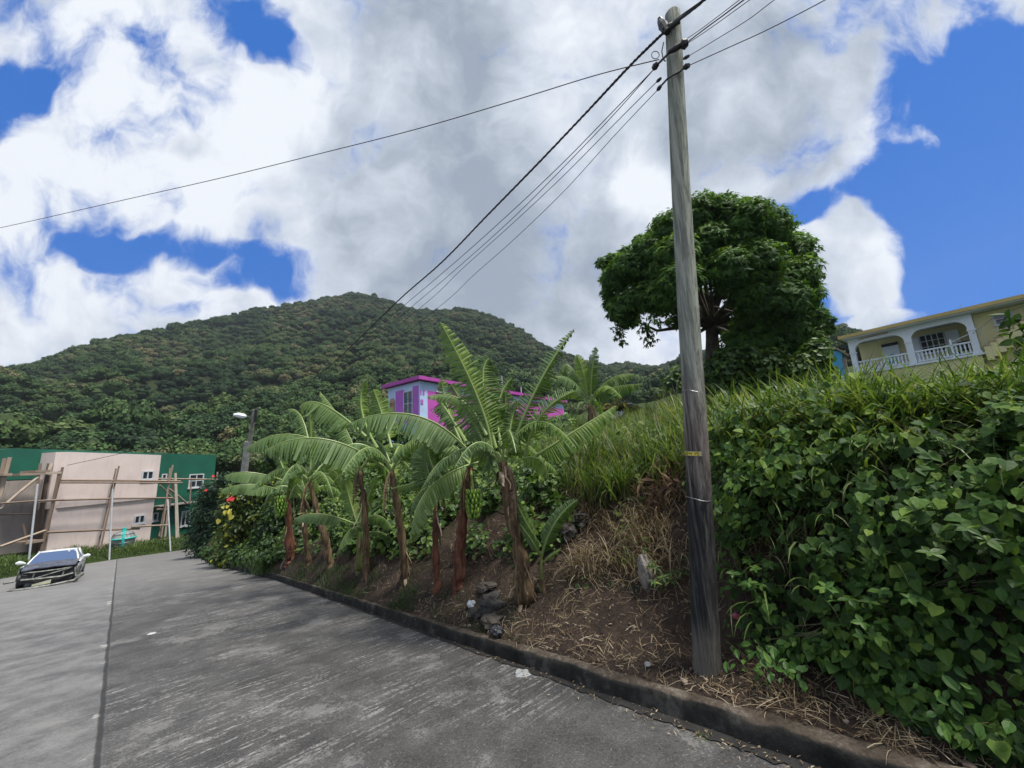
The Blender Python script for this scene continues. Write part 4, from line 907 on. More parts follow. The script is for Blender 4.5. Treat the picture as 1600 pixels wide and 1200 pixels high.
    g = Geo(); g.hexa(W([(.5, .83, .3), (.98, .80, .24), (.98, .84, .24), (.5, .87, .3)]), W([(.5, .83, .68), (.92, .72, .60), (.92, .76, .60), (.5, .87, .68)])); g.build('torn_fender', SIL, car)
    for s_ in (-1, 1):
        g = Geo(); g.tube(W([(-.32, s_*.80, .94), (-.30, s_*.88, .97), (-.28, s_*1.0, .99), (-.28, s_*1.08, .98)]), [.02, .05, .085, .04], 8); g.build('mirror', CW, car)
        for x in (.12, -2.35):
            g = Geo(); cc = W([(x, s_*.86, .30)])[0]; g.tube([cc-fy*s_*.2, cc-fy*s_*.02, cc+fy*s_*.005], [.30, .30, .26], 22); wh = g.build('wheel', BLK, car)
            g = Geo(); g.tube([cc+fy*s_*.004, cc+fy*s_*.012], [.19, .16], 16)
            for k_ in range(6):
                a_ = k_*PI/3; d_ = (fx*math.cos(a_)+zn*math.sin(a_)); g.tube([cc+fy*s_*.016+d_*.03, cc+fy*s_*.016+d_*.18], .022, 4)
            g.build('rim', METAL, wh)
            g = Geo(); g.tube([W([(x+.36*math.cos(a_), s_*.862, .30+.36*math.sin(a_))])[0] for a_ in np.linspace(0, PI, 12)], .022, 5); g.build('wheel_arch', DARKW, car)
    g = Geo(); g.box((-1.35, .853, .3), (-1.33, .862, .88), W); g.box((-.35, .853, .3), (-.33, .862, .86), W); g.box((-1.35, .853, .72), (-1.18, .885, .75), W); g.build('door_gap', BLK, car)
build_car()
# ------------------------------------------------------------------ vegetation helpers
def unit(a): return a/(np.linalg.norm(a, axis=-1, keepdims=True)+1e-9)
def frames(nrm, ydir):
    """matrices whose z is the leaf normal and y the direction the leaf points in"""
    nrm = unit(nrm); y = unit(ydir-nrm*np.sum(ydir*nrm, -1, keepdims=True)); x = np.cross(y, nrm); return np.stack([x, y, nrm], -1)
HEART = (np.array([(0, 0, 0), (-.30, -.10, .03), (-.50, .22, .07), (-.30, .66, .03), (0, 1, -.09), (0, .42, -.05), (.30, .66, .03), (.50, .22, .07), (.30, -.10, .03)]), [(0, 5, 2, 1), (5, 4, 3, 2), (0, 8, 7, 5), (5, 7, 6, 4)])
OVAL = (np.array([(0, 0, 0), (-.22, .22, .04), (-.27, .52, .05), (-.15, .8, .0), (0, 1, -.10), (0, .45, -.03), (.15, .8, .0), (.27, .52, .05), (.22, .22, .04)]), [(0, 5, 2, 1), (5, 4, 3, 2), (0, 8, 7, 5), (5, 7, 6, 4)])
LANCE = (np.array([(0, 0, 0), (-.12, .4, .02), (0, .45, -.02), (.12, .4, .02), (0, 1, -.16)]), [(0, 2, 1), (0, 3, 2), (2, 4, 1), (3, 4, 2)])
NEEDLE = (np.array([(0, 0, 0), (-.035, .5, 0), (.035, .5, 0), (0, 1, -.12)]), [(0, 2, 3, 1)])
def leaves(g, tmpl, T, nrm, yd, size, a, aspect=1.0, m=0):
    M = frames(nrm, yd)*np.asarray(size)[:, None, None]
    if aspect != 1.0: M = M*np.array([aspect, 1, 1])
    g.stamp(tmpl[0], tmpl[1], M, T, a, m=m)
def blades(g, base, L, W, az_, th0, th1, a, seg=4, m=0, tipw=.0):
    """curved grass blades; th0 = lean at the root, th1 = extra bend along the blade"""
    n = len(base); s = np.linspace(0, 1, seg+1); out = np.zeros((n, seg+1, 3)); cur = base.copy(); out[:, 0] = cur
    h = np.stack([np.cos(az_), np.sin(az_), np.zeros(n)], -1); sd_ = np.stack([-np.sin(az_), np.cos(az_), np.zeros(n)], -1)
    for i in range(seg):
        th = th0+th1*((i+.5)/seg)**1.3
        cur = cur+(h*np.sin(th)[:, None]+np.array([0, 0, 1])*np.cos(th)[:, None])*(L/seg)[:, None]; out[:, i+1] = cur
    wp = np.interp(s, [0, .3, .75, 1], [.6, 1, .6, tipw+.03])
    l = out-sd_[:, None]*(W[:, None]*wp)[..., None]/2; r = out+sd_[:, None]*(W[:, None]*wp)[..., None]/2
    V = np.stack([l, r], 2).reshape(n, -1, 3); k = 2*(seg+1)
    f = np.array([(2*i, 2*i+1, 2*i+3, 2*i+2) for i in range(seg)])
    idx = (np.arange(n)*k)[:, None, None]+f[None]+g.k
    g.v.append(V.reshape(-1, 3)); g.l.append(idx.reshape(-1)); g.n.append(np.full(n*seg, 4)); g.m.append(np.full(n*seg, m)); g.a.append(np.repeat(a, k)); g.k += n*k
RV_ = np.random.RandomState(5)
def bank_samples(n, px0, px1, d0, d1, wfun=None, az0=None, az1=None):
    a0 = paz(px0) if az0 is None else az0; a1 = paz(px1) if az1 is None else az1
    a = RV_.uniform(a0, a1, n); dd = RV_.uniform(d0, d1, n); out = []; 
    for i in range(n):
        r = rk(a[i])+KW+dd[i]; out.append((math.sin(a[i])*r, math.cos(a[i])*r, Hb(a[i], dd[i])))
    return np.array(out), a, dd
def bank_normals(a, dd):
    out = []
    for x, d_ in zip(a, dd):
        r = rk(x)+KW+d_; p = np.array((math.sin(x)*r, math.cos(x)*r, Hb(x, d_)))
        r2 = rk(x)+KW+d_+.06; q = np.array((math.sin(x)*r2, math.cos(x)*r2, Hb(x, d_+.06)))
        x3 = x+.06/r; r3 = rk(x3)+KW+d_; w_ = np.array((math.sin(x3)*r3, math.cos(x3)*r3, Hb(x3, d_)))
        nn = np.cross(w_-p, q-p); nn /= np.linalg.norm(nn)+1e-9
        if nn[2] < 0: nn = -nn
        out.append(nn)
    return np.array(out)
def gradmat(name, stops, **k): return leafmat(name, stops, **k)
M_GRASS = leafmat('tall_grass_blades', [(0, (.020, .044, .012)), (.35, (.054, .098, .022)), (.75, (.115, .165, .038)), (1, (.20, .21, .11))], trans=.35, rough=.5, nscale=1.2)
M_GDARK = leafmat('dark_grass_blades', [(0, (.012, .030, .010)), (.5, (.030, .062, .018)), (1, (.060, .10, .030))], trans=.3, rough=.55)
M_STRAW = leafmat('dry_straw', [(0, (.07, .045, .025)), (.4, (.17, .12, .07)), (.8, (.32, .25, .155)), (1, (.45, .39, .28))], trans=.15, rough=.8, tmul=1)
M_VINE = leafmat('vine_leaves', [(0, (.014, .036, .009)), (.45, (.038, .088, .017)), (.8, (.078, .145, .024)), (1, (.15, .22, .035))], trans=.22, rough=.6, spec=.2, nscale=1.2)
M_LIME = leafmat('lime_leaves', [(0, (.03, .085, .016)), (.6, (.065, .15, .024)), (1, (.13, .23, .033))], trans=.35, rough=.5)
M_SHRUB = leafmat('shrub_leaves', [(0, (.018, .044, .010)), (.5, (.044, .095, .018)), (.85, (.088, .155, .028)), (1, (.15, .21, .035))], trans=.25, rough=.5)
M_CROT = leafmat('croton_leaves', [(0, (.02, .04, .012)), (.45, (.045, .085, .016)), (.75, (.11, .15, .02)), (1, (.34, .33, .035))], trans=.25, rough=.45)
M_CASU = leafmat('feathery_needles', [(0, (.008, .026, .014)), (.5, (.018, .048, .022)), (1, (.035, .080, .030))], trans=.1, rough=.6)
M_MANGO = leafmat('mango_leaves', [(0, (.026, .068, .016)), (.45, (.060, .132, .026)), (.8, (.100, .190, .034)), (1, (.16, .25, .045))], trans=.3, rough=.6, spec=.2, nscale=.8)
M_STEM = plain('brown_stem', (.035, .028, .02), .9, .35, 9)
M_BARK = plain('dark_bark', (.075, .062, .05), .9, .4, 5, bump=.6)
def shell(g, c, r, n, tmpl, size, vlo, vhi, flat=.85, up=.25, droop=.5, jit=.45, aspect=1., core=True, light=.0, rin=.7):
    """leaves over a rough ball: an uneven clump"""
    dirs = RV_.normal(size=(n, 3)); dirs[:, 2] += up; dirs = unit(dirs)
    lump = np.array([.22*nz(tuple(dd_*1.0+c*.7), 1.7, 2) for dd_ in dirs]) if n < 4000 else 0
    T = c+dirs*(r*(RV_.uniform(rin, 1.08, n)+lump))[:, None]*np.array([1, 1, flat])
    nn = dirs+np.array([0, 0, .5])+RV_.normal(size=(n, 3))*jit
    yd = dirs*.6+RV_.normal(size=(n, 3))*.6-np.array([0, 0, droop])
    a = RV_.uniform(vlo, vhi, n)
    leaves(g, tmpl, T, nn, yd, size*RV_.uniform(.6, 1.3, n), a, aspect)
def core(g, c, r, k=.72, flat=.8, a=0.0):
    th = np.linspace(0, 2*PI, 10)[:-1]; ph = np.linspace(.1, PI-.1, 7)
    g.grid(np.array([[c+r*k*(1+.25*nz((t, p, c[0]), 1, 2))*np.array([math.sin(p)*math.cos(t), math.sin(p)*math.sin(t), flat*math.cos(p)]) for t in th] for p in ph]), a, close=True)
def shrub(name, label, blobs, t, mat, tmpl, lsize, dens, vr=(.15, .9), base=None, group=None, cat='shrub', rmin=.68, t_max=16, stems=True, **kw):
    """blobs: (px, py, radius px, depth offset)"""
    cs = []
    for b in blobs:
        tt_ = t if t is not None else min(t_max, tof(hit(b[0], b[1]+b[2]*.6))-.05); cs.append((P(b[0], b[1], tt_+(b[3] if len(b) > 3 else 0)), b[2]*tt_/600))
    if base is None: base = hit(np.mean([b[0] for b in blobs]), max(b[1]+b[2] for b in blobs))
    root = thing(name, label, cat, base, group); g = Geo(); gc = Geo()
    for c, r in cs:
        n = int(dens*4*PI*r*r*1.2/(lsize*lsize)); v0 = RV_.uniform(-.12, .12)
        shell(g, c, r, n, tmpl, lsize, vr[0]+v0, vr[1]+v0, **kw)
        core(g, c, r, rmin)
    g.build('foliage', mat, root)
    if not stems: return root
    g = Geo()
    for c, r in cs:
        mid = base*.45+c*.55+RV_.normal(size=3)*.1*r; g.tube([base+RV_.normal(size=3)*.04, mid, c], [.02+.01*r, .012+.006*r, .004], 5)
    g.build('stem', M_STEM, root)
    return root
# ------------------------------------------------------------------ vine-covered bank on the right
def vines():
    AZ1 = rad(95)
    g = Geo()
    for (n, d0, d1, off0, off1, vlo, vhi, sz) in ((6500, .05, 1.15, .02, .10, -.25, .35, .085), (22000, .10, 1.75, .06, .34, .0, .85, .070)):
        p, a, dd = bank_samples(n, 1120, 1600, d0, d1, az1=AZ1); nn = bank_normals(a, dd)
        lump = np.array([noise.noise(Vector(q)*2.1)*.6+noise.noise(Vector(q)*5)*.35 for q in p])
        px_ = a; edge = np.clip((a-paz(1110))/(paz(1150)-paz(1110)), 0, 1)
        # leave the foot of the slope bare near the pole
        lim = np.interp(a, [paz(1115), paz(1135), paz(1200), paz(1300), paz(1450), paz(1600)], [1.3, .72, .52, .30, .06, -.1]); hgt = np.array([np.interp(x, PA, PT[:, 0]) for x in a])
        keep = (dd > lim+.12*lump)&(RV_.rand(n) < .35+.65*edge+lump)
        rel = (p[:, 2]-np.array([Rz(math.sin(x)*rk(x), math.cos(x)*rk(x)) for x in a]))
        hole = (lump < -.06)&(rel < 1.5)
        keep &= ~(hole & (RV_.rand(n) < .75)); keep &= ~((rel < .8)&(RV_.rand(n) < np.interp(a, [paz(1150), paz(1350)], [.6, .15]))); keep &= ~((rel > 1.9+.35*lump)&(RV_.rand(n) < .5))
        bulge = np.clip(rel-.2, 0, 1.2)/1.2
        off = (off0+(off1-off0)*(RV_.rand(n)**.7))*(.35+.9*bulge)*(1+1.1*lump)
        horiz = unit(nn*np.array([1, 1, .25]))
        T = p+nn*(off*.6)[:, None]+horiz*(off*.6)[:, None]
        nrm = horiz*.8+np.array([0, 0, .5])+RV_.normal(size=(n, 3))*.38
        yd = np.array([0, 0, -1.0])+RV_.normal(size=(n, 3))*.45+horiz*.25
        s = sz*RV_.uniform(.45, 1.45, n); v_ = np.clip(RV_.uniform(vlo, vhi, n)+.2*lump+.12*(rel > 1.8)+.3*(RV_.rand(n) < .05), 0, 1)
        k = keep; leaves(g, HEART, T[k], nrm[k], yd[k], s[k], v_[k])
    o = g.build('vine', M_VINE, kind='stuff', label='dense heart leaved vine covering the steep bank right of the pole', cat='vine')
    # thin vine stems and tendrils
    g = Geo()
    for i in range(70):
        px = RV_.uniform(1140, 1640); a = paz(min(px, 1599))+max(0, px-1599)*.0015; d0 = RV_.uniform(.9, 1.6); pts_ = []
        for j in range(7):
            aa = a+.03*j*RV_.uniform(-.6, 1); d_ = max(.62, d0-.10*j); r = rk(aa)+KW+d_; q = np.array((math.sin(aa)*r, math.cos(aa)*r, Hb(aa, d_))); nrm = bank_normals([aa], [d_])[0]; pts_.append(q+nrm*RV_.uniform(.1, .25))
        g.tube(pts_, .0028, 4)
    g.build('vine_stems', plain('vine_stem', (.10, .11, .05), .8), kind='stuff', label='thin trailing vine stems over the bank', cat='vine')
vines()
# sprigs of paler leafy weeds that stand out of the vine
def sprig(px, py, t, n, size, spread, mat, label, group=None, tm=OVAL, droop=.1):
    c = P(px, py, t); base = c+np.array([.25, .3, -.35]); root = thing('weed', label, 'weed', base, group); g = Geo(); gs = Geo()
    for i in range(n):
        e = c+RV_.normal(size=3)*np.array([spread, spread*.7, spread*.7]); gs.tube([base, (base+e)/2+np.array([0, 0, .06]), e], [.005, .004, .002], 4)
        k = RV_.randint(4, 7); th = RV_.rand()*6+np.arange(k)*2*PI/k; d_ = np.stack([np.cos(th), np.sin(th), np.full(k, -droop)], -1)
        leaves(g, tm, np.tile(e, (k, 1)), np.tile([(-.25, -.45, 1.)], (k, 1))+RV_.normal(size=(k, 3))*.25, d_, size*RV_.uniform(.7, 1.2, k), RV_.uniform(.2, 1, k))
        kk = 3; leaves(g, tm, e-(e-base)*RV_.uniform(.1, .4, (kk, 1)), RV_.normal(size=(kk, 3))*.4+(-.2, -.5, .8), RV_.normal(size=(kk, 3))+(0, 0, -.2), size*RV_.uniform(.6, 1, kk), RV_.uniform(0, .7, kk))
    g.build('foliage', mat, root); gs.build('stem', M_STEM, root)
tv = lambda px, py: tof(hit(px, py))
sprig(1175, 890, tv(1175, 890)-.32, 7, .065, .12, M_LIME, 'pale lime leafed weed beside the right edge of the utility pole')
sprig(1330, 935, tv(1330, 935)-.30, 7, .07, .15, M_LIME, 'bright green weed with pointed leaves low in the middle of the vine')
sprig(1440, 925, tv(1440, 925)-.28, 6, .065, .14, M_LIME, 'light green weed with yellowish leaves low on the vine, right of the middle one')
sprig(1400, 975, tv(1400, 975)-.26, 5, .065, .12, M_LIME, 'leafy weed hanging lowest in the vine above the bare dirt')
sprig(1560, 870, tv(1560, 870)-.28, 6, .085, .12, M_SHRUB, 'green weed at the right edge of the photo in the dark vine')
sprig(1040, 895, tv(1040, 895)-.18, 11, .10, .15, M_SHRUB, 'dark green weed around the dirty sack left of the pole', tm=LANCE)
sprig(1165, 715, tv(1165, 715)-.3, 4, .075, .10, M_LIME, 'yellow green seedling leaves high beside the pole')
sprig(1250, 690, tv(1250, 690)-.3, 5, .08, .14, M_LIME, 'yellow green vine tip at the top of the leafy bank')
sprig(1285, 1178, tv(1285, 1178)+.0, 6, .045, .09, M_SHRUB, 'small leafed weed growing over the kerb at the bottom right', tm=HEART)
sprig(1450, 645, tv(1450, 645)-.2, 8, .13, .25, M_SHRUB, 'broad leafed weed on top of the bank below the yellow house', tm=OVAL)
sprig(1540, 640, tv(1540, 640)-.2, 8, .11, .25, M_SHRUB, 'broad leafed weed on top of the bank near the right edge', tm=OVAL)
# ------------------------------------------------------------------ grasses
def grass(name, specs, mat, label, kind='stuff', cat='grass'):
    g = Geo()
    for (nc, px0, px1, d0, d1, nb, L0, L1, W, lean, bend, vlo, vhi, rad_) in specs:
        az1 = paz(min(px1, 1600))+max(0, px1-1600)*.001; p, a, dd = bank_samples(nc, px0, px0, d0, d1, az1=az1)
        m_ = np.array([noise.noise(Vector(q)*1.3) for q in p]); k = RV_.rand(nc) < .55+1.7*m_; p = p[k]; n = len(p)*nb
        B = np.repeat(p, nb, 0)+RV_.normal(size=(n, 3))*np.array([rad_, rad_, 0]); B[:, 2] -= .03
        hs = np.repeat(RV_.uniform(.7, 1.2, len(p)), nb); cv = np.repeat(RV_.uniform(-.18, .18, len(p)), nb)
        blades(g, B, RV_.uniform(L0, L1, n)*hs, W*RV_.uniform(.6, 1.3, n), RV_.uniform(0, 2*PI, n), np.abs(RV_.normal(size=n))*lean, RV_.uniform(.3, 1, n)*bend, np.clip(RV_.uniform(vlo, vhi, n)+cv, 0, 1))
    return g.build(name, mat, kind=kind, label=label, cat=cat)
#  nc, px0, px1, d0, d1, nb, L0, L1, W, lean, bend, vlo, vhi, clump radius
grass('tall_grass', [(620, 850, 1090, 2.2, 7.5, 17, .4, .95, .019, .3, 1.8, .0, .95, .08), (700, 1120, 1700, .95, 2.4, 13, .25, .6, .022, .6, 2.3, .0, .95, .07), (900, 1095, 1700, 1.4, 3.6, 14, .35, .8, .024, .45, 1.9, .0, .95, .08), (420, 1085, 1700, 3.6, 9, 14, .35, .7, .02, .4, 1.6, .15, .9, .1), (420, 1290, 1850, 1.5, 3.6, 14, .45, .95, .024, .4, 1.9, .0, .95, .08), (500, 1130, 1700, 9, 22, 14, .4, .8, .03, .4, 1.4, .15, .9, .2),
                     (260, 620, 870, 3.0, 7.5, 15, .35, .75, .015, .35, 1.6, .1, .8, .08), (160, 860, 1080, 7, 14, 14, .4, .8, .02, .3, 1.4, .2, 1, .12), (200, 440, 640, 1.8, 7, 14, .3, .6, .016, .4, 1.6, .05, .7, .09), (500, 440, 900, 7, 22, 14, .4, .9, .03, .4, 1.5, .05, .8, .2)], M_GRASS, 'tall green grass growing on top of the bank')
grass('short_grass', [(900, 430, 650, .0, 1.1, 12, .06, .17, .008, .5, 1.2, .1, .9, .05), (230, 640, 820, .05, .8, 9, .05, .12, .006, .5, 1.2, .0, .8, .05), (160, 320, 440, .0, .5, 14, .10, .25, .010, .4, 1.2, .2, 1, .06), (260, 880, 1000, .15, 1.6, 6, .05, .12, .006, .6, 1.2, .1, .9, .05)], M_GDARK, 'short grass growing along the kerb')
grass('dry_grass', [(330, 880, 1115, 1.15, 2.7, 16, .25, .6, .008, .7, 2.4, .0, .9, .07), (120, 1110, 1230, 1.0, 1.9, 9, .15, .35, .006, .8, 2.6, .1, .9, .08), (110, 1240, 1600, .02, .5, 7, .08, .22, .004, .6, 2.0, .1, .9, .05), (120, 640, 880, 1.4, 3.2, 9, .15, .4, .007, .8, 2.2, .0, .7, .07), (70, 1120, 1260, .1, .9, 6, .1, .3, .005, .9, 1.8, .1, .8, .06)], M_STRAW, 'dry brown grass hanging down the bank')
grass('dry_stalks', [(150, 850, 1085, 2.3, 7.5, 7, .4, 1.05, .006, .3, 1.0, .3, 1, .1), (170, 1120, 1750, 1.2, 4.5, 6, .3, .85, .006, .5, 1.4, .2, 1, .1), (110, 620, 870, 3, 8, 6, .4, .9, .006, .4, 1.2, .2, 1, .1)], M_STRAW, 'dry pale stalks standing among the tall grass')
def clump(name, label, px, py, nb, L, W, mat, lean=.35, bend=1.8, r_=.08, v=(.1, .9), dt=0, cat='grass clump'):
    b = hit(px, py); g = Geo(); n = nb; B = b+RV_.normal(size=(n, 3))*np.array([r_, r_, 0])-np.array([0, 0, .03])
    blades(g, B, L*RV_.uniform(.5, 1.1, n), W*RV_.uniform(.6, 1.2, n), RV_.uniform(0, 2*PI, n), np.abs(RV_.normal(size=n))*lean, RV_.uniform(.3, 1, n)*bend, RV_.uniform(v[0], v[1], n), seg=6)
    return g.build(name, mat, origin=b, label=label, cat=cat)
clump('grass_clump', 'large clump of broad bladed arching grass above the dirt slope, left of the pole', 965, 775, 240, .85, .026, M_GRASS, r_=.16)
clump('grass_clump', 'arching grass clump behind and right of the largest clump', 1040, 740, 90, .75, .022, M_GRASS, r_=.12)
clump('grass_clump', 'pale drooping grass tuft low on the slope left of the dirty sack', 985, 880, 40, .38, .014, M_GRASS, bend=2.4, v=(.6, 1))
clump('grass_clump', 'blue green grass tuft at the kerb below the leftmost banana plant', 415, 893, 160, .95, .022, M_GDARK, lean=.5, bend=1.4, r_=.25, v=(.4, 1))
clump('grass_clump', 'small tuft of yellow green grass lying on the road near the kerb', 1100, 1158, 40, .11, .005, M_GRASS, lean=1.1, bend=.8, r_=.03, v=(.4, 1))
clump('grass_clump', 'tall grass spikes on the skyline below the blue shed', 1300, 640, 60, .7, .022, M_GRASS, lean=.25, bend=1.0, r_=.2, v=(.4, 1))
clump('grass_clump', 'grass spikes on the skyline before the arches of the yellow house', 1390, 640, 45, .55, .022, M_GRASS, lean=.3, bend=1.0, r_=.25, v=(.4, 1))
# long single blades hanging out of the vine
g = Geo(); n = 330; p, a, dd = bank_samples(n, 1120, 1600, .75, 1.9, az1=rad(75)); nn = bank_normals(a, dd)
blades(g, p+nn*.15, RV_.uniform(.3, .6, n), RV_.uniform(.010, .022, n), PI+RV_.uniform(-.9, .9, n)+.6, RV_.uniform(.3, 1, n), RV_.uniform(1.5, 2.6, n), RV_.uniform(.4, 1, n), seg=6)
n2 = 2600; p2, a2, d2 = bank_samples(n2, 1115, 1600, .3, 1.7, az1=rad(80)); nn2 = bank_normals(a2, d2); lm = np.array([noise.noise(Vector(q)*1.5+Vector((9, 4, 2))) for q in p2]); kk = lm > -.02; m2 = int(kk.sum())
gl = Geo(); hz2 = unit(nn2[kk]*np.array([1, 1, .25])); leaves(gl, OVAL, p2[kk]+hz2*RV_.uniform(.12, .34, (m2, 1)), hz2+np.array([0, 0, .7])+RV_.normal(size=(m2, 3))*.45, RV_.normal(size=(m2, 3))*.8+hz2*.4+(0, 0, -.5), RV_.uniform(.04, .10, m2), RV_.uniform(0, .8, m2))
gl.build('mixed_weeds', M_LIME, kind='stuff', label='small paler leaves of other weeds mixed through the vine', cat='weeds')
g.build('hanging_grass', M_GRASS, kind='stuff', label='long grass blades arching down over the vine', cat='grass')
g = Geo(); n = 60; p, a, dd = bank_samples(n, 1330, 1600, .1, .8, az1=rad(70)); nn = bank_normals(a, dd)
blades(g, p+nn*.05, RV_.uniform(.2, .5, n), RV_.uniform(.006, .014, n), PI+RV_.uniform(-2.4, 2.4, n), RV_.uniform(.2, .8, n), RV_.uniform(.5, 1.8, n), RV_.uniform(.1, .6, n), seg=6)
g.build('dark_blades', M_GDARK, kind='stuff', label='dark grass blades in the shade at the foot of the vine', cat='grass')
# verge weeds across the road
g = Geo(); n = 17000; a = RV_.uniform(rad(-62), A_COR+.03, n); dd = RV_.uniform(.0, 5.5, n)**1.0
B = np.array([(math.sin(x)*(re_(x)+d_), math.cos(x)*(re_(x)+d_), Hv(x, d_)) for x, d_ in zip(a, dd)]); nv = np.array([.8+noise.noise(Vector(q)*.8)*1.1 for q in B])
blades(g, B, RV_.uniform(.12, .55, n)*nv*np.clip(dd/.7, .3, 1), RV_.uniform(.02, .05, n), RV_.uniform(0, 2*PI, n), np.abs(RV_.normal(size=n))*.6, RV_.uniform(.4, 1.6, n), np.clip(RV_.uniform(.0, .7, n)+.25*(nv-.8), 0, 1), seg=3)
g.build('verge_weeds', M_GRASS, kind='stuff', label='rough green weeds on the verge below the pale building', cat='grass')
# creeping leaves on the upper bank behind and between the bananas
g = Geo()
for (n, px0, px1, d0, d1, hh, sz) in ((9500, 440, 900, 1.35, 6.0, .35, .10), (5000, 330, 900, 4, 14, .5, .18), (5000, 500, 900, 13, 26, .5, .3), (2200, 860, 1120, 2.2, 7, .35, .09), (3000, 1080, 1640, 2.2, 5, .35, .09), (2500, 1100, 1640, 1.2, 2.4, .3, .08), (5000, 1130, 1800, 5, 22, .5, .2), (900, 640, 1000, 1.0, 2.4, .12, .07)):
    p, a, dd = bank_samples(n, px0, px0, d0, d1, az1=paz(min(px1, 1600))+max(0, px1-1600)*.001); lum = np.array([noise.noise(Vector(q)*1.1) for q in p]); k = lum > (-.15 if hh > .2 else .12)
    p = p+np.array([0, 0, 1])*(RV_.rand(n)*hh*(1+lum))[:, None]; p, lum = p[k], lum[k]; n = len(p)
    leaves(g, HEART, p, np.array([-.2, -.5, 1])+RV_.normal(size=(n, 3))*.4, RV_.normal(size=(n, 3))+np.array([-.3, -.5, -.4]), sz*RV_.uniform(.5, 1.3, n), np.clip(RV_.uniform(.2, .95, n)+lum*.4, 0, 1))
g.build('creeper', M_SHRUB, kind='stuff', label='low leafy creeper over the upper bank', cat='creeper')
# straw and litter lying on the dirt slope
g = Geo(); n = 8500; p, a, dd = bank_samples(n, 560, 1560, .0, 2.3); lum = np.array([noise.noise(Vector(q)*1.6) for q in p]); px1 = np.interp(a, [paz(560), paz(800), paz(1560)], [.35, .8, 1])
k = (RV_.rand(n) < px1*(.65+lum*1.2))&~((a > paz(1180))&(dd > .6)); p, a, dd = p[k], a[k], dd[k]; n = len(p); nn = bank_normals(a, dd)
th = RV_.rand(n)*2*PI; d_ = RV_.normal(size=(n, 3)); ST = (np.array([(-.5, 0, 0), (.5, 0, 0), (.5, .5, 2.0), (-.5, .5, 2.0), (-.4, 1, 0), (.4, 1, 0)]), [(0, 1, 2, 3), (3, 2, 5, 4)])
M = frames(nn+RV_.normal(size=(n, 3))*.12, d_); S = np.stack([RV_.uniform(.002, .006, n), RV_.uniform(.04, .26, n)*RV_.uniform(.4, 1, n), RV_.uniform(.002, .009, n)], -1); M = M*S[:, None, :]
g.stamp(ST[0], ST[1], M, p+nn*.012, RV_.uniform(0, 1, n)); g.build('straw', M_STRAW, kind='stuff', label='dry straw and twigs scattered over the dirt slope', cat='straw')
g = Geo(); n = 380; p, a, dd = bank_samples(n, 600, 1560, .0, 2.2); nn = bank_normals(a, dd)
leaves(g, OVAL, p+nn*.015, nn+RV_.normal(size=(n, 3))*.5, RV_.normal(size=(n, 3)), RV_.uniform(.02, .06, n), RV_.uniform(0, .6, n), .7); g.build('dead_leaves', M_STRAW, kind='stuff', label='small dead leaves on the bare dirt', cat='dead leaves')
# pebbles and crumbs on the dirt
def rock_geo(g, c, r, seed, flat=.7, a=.5, n1=10, n2=7, rough=.35):
    th = np.linspace(0, 2*PI, n1+1)[:-1]; ph = np.linspace(.05, PI-.05, n2)
    g.grid(np.array([[c+r*(1+rough*noise.noise(Vector((math.sin(p)*math.cos(t)*1.6+seed, math.sin(p)*math.sin(t)*1.6, math.cos(p)*1.6+seed*.7)))*1.6)*np.array([math.sin(p)*math.cos(t), math.sin(p)*math.sin(t), flat*math.cos(p)]) for t in th] for p in ph]), a, close=True)
M_CRUMB = leafmat('soil_crumbs', [(0, (.03, .02, .015)), (.5, (.09, .062, .045)), (1, (.20, .16, .13))], trans=None, rough=.95)
g = Geo(); n = 900; p, a, dd = bank_samples(n, 600, 1560, .0, 2.0)
for i in range(n): rock_geo(g, p[i], float(RV_.uniform(.006, .022)*(1.8 if RV_.rand() < .06 else 1)), i, a=float(RV_.rand()), n1=6, n2=4)
g.build('soil_crumbs', M_CRUMB, kind='stuff', label='crumbs of earth and small stones on the bare slope', cat='soil')
# litter in the gutter / on the road
g = Geo(); n = 420; a = RV_.uniform(paz(500), paz(1256), n); w_ = np.abs(RV_.normal(size=n))*.16; rr = np.array([rk(x) for x in a])-w_-.01
p = np.stack([np.sin(a)*rr, np.cos(a)*rr, [Rz(math.sin(x)*r, math.cos(x)*r)+.02 for x, r in zip(a, rr)]], -1); nn = np.tile([(0, 0, 1.)], (n, 1))+RV_.normal(size=(n, 3))*.3
leaves(g, LANCE, p, nn, RV_.normal(size=(n, 3))*np.array([1, 1, .1]), RV_.uniform(.012, .05, n), RV_.uniform(0, 1, n)); g.build('gutter_litter', M_STRAW, kind='stuff', label='bits of leaf and straw along the gutter', cat='litter')
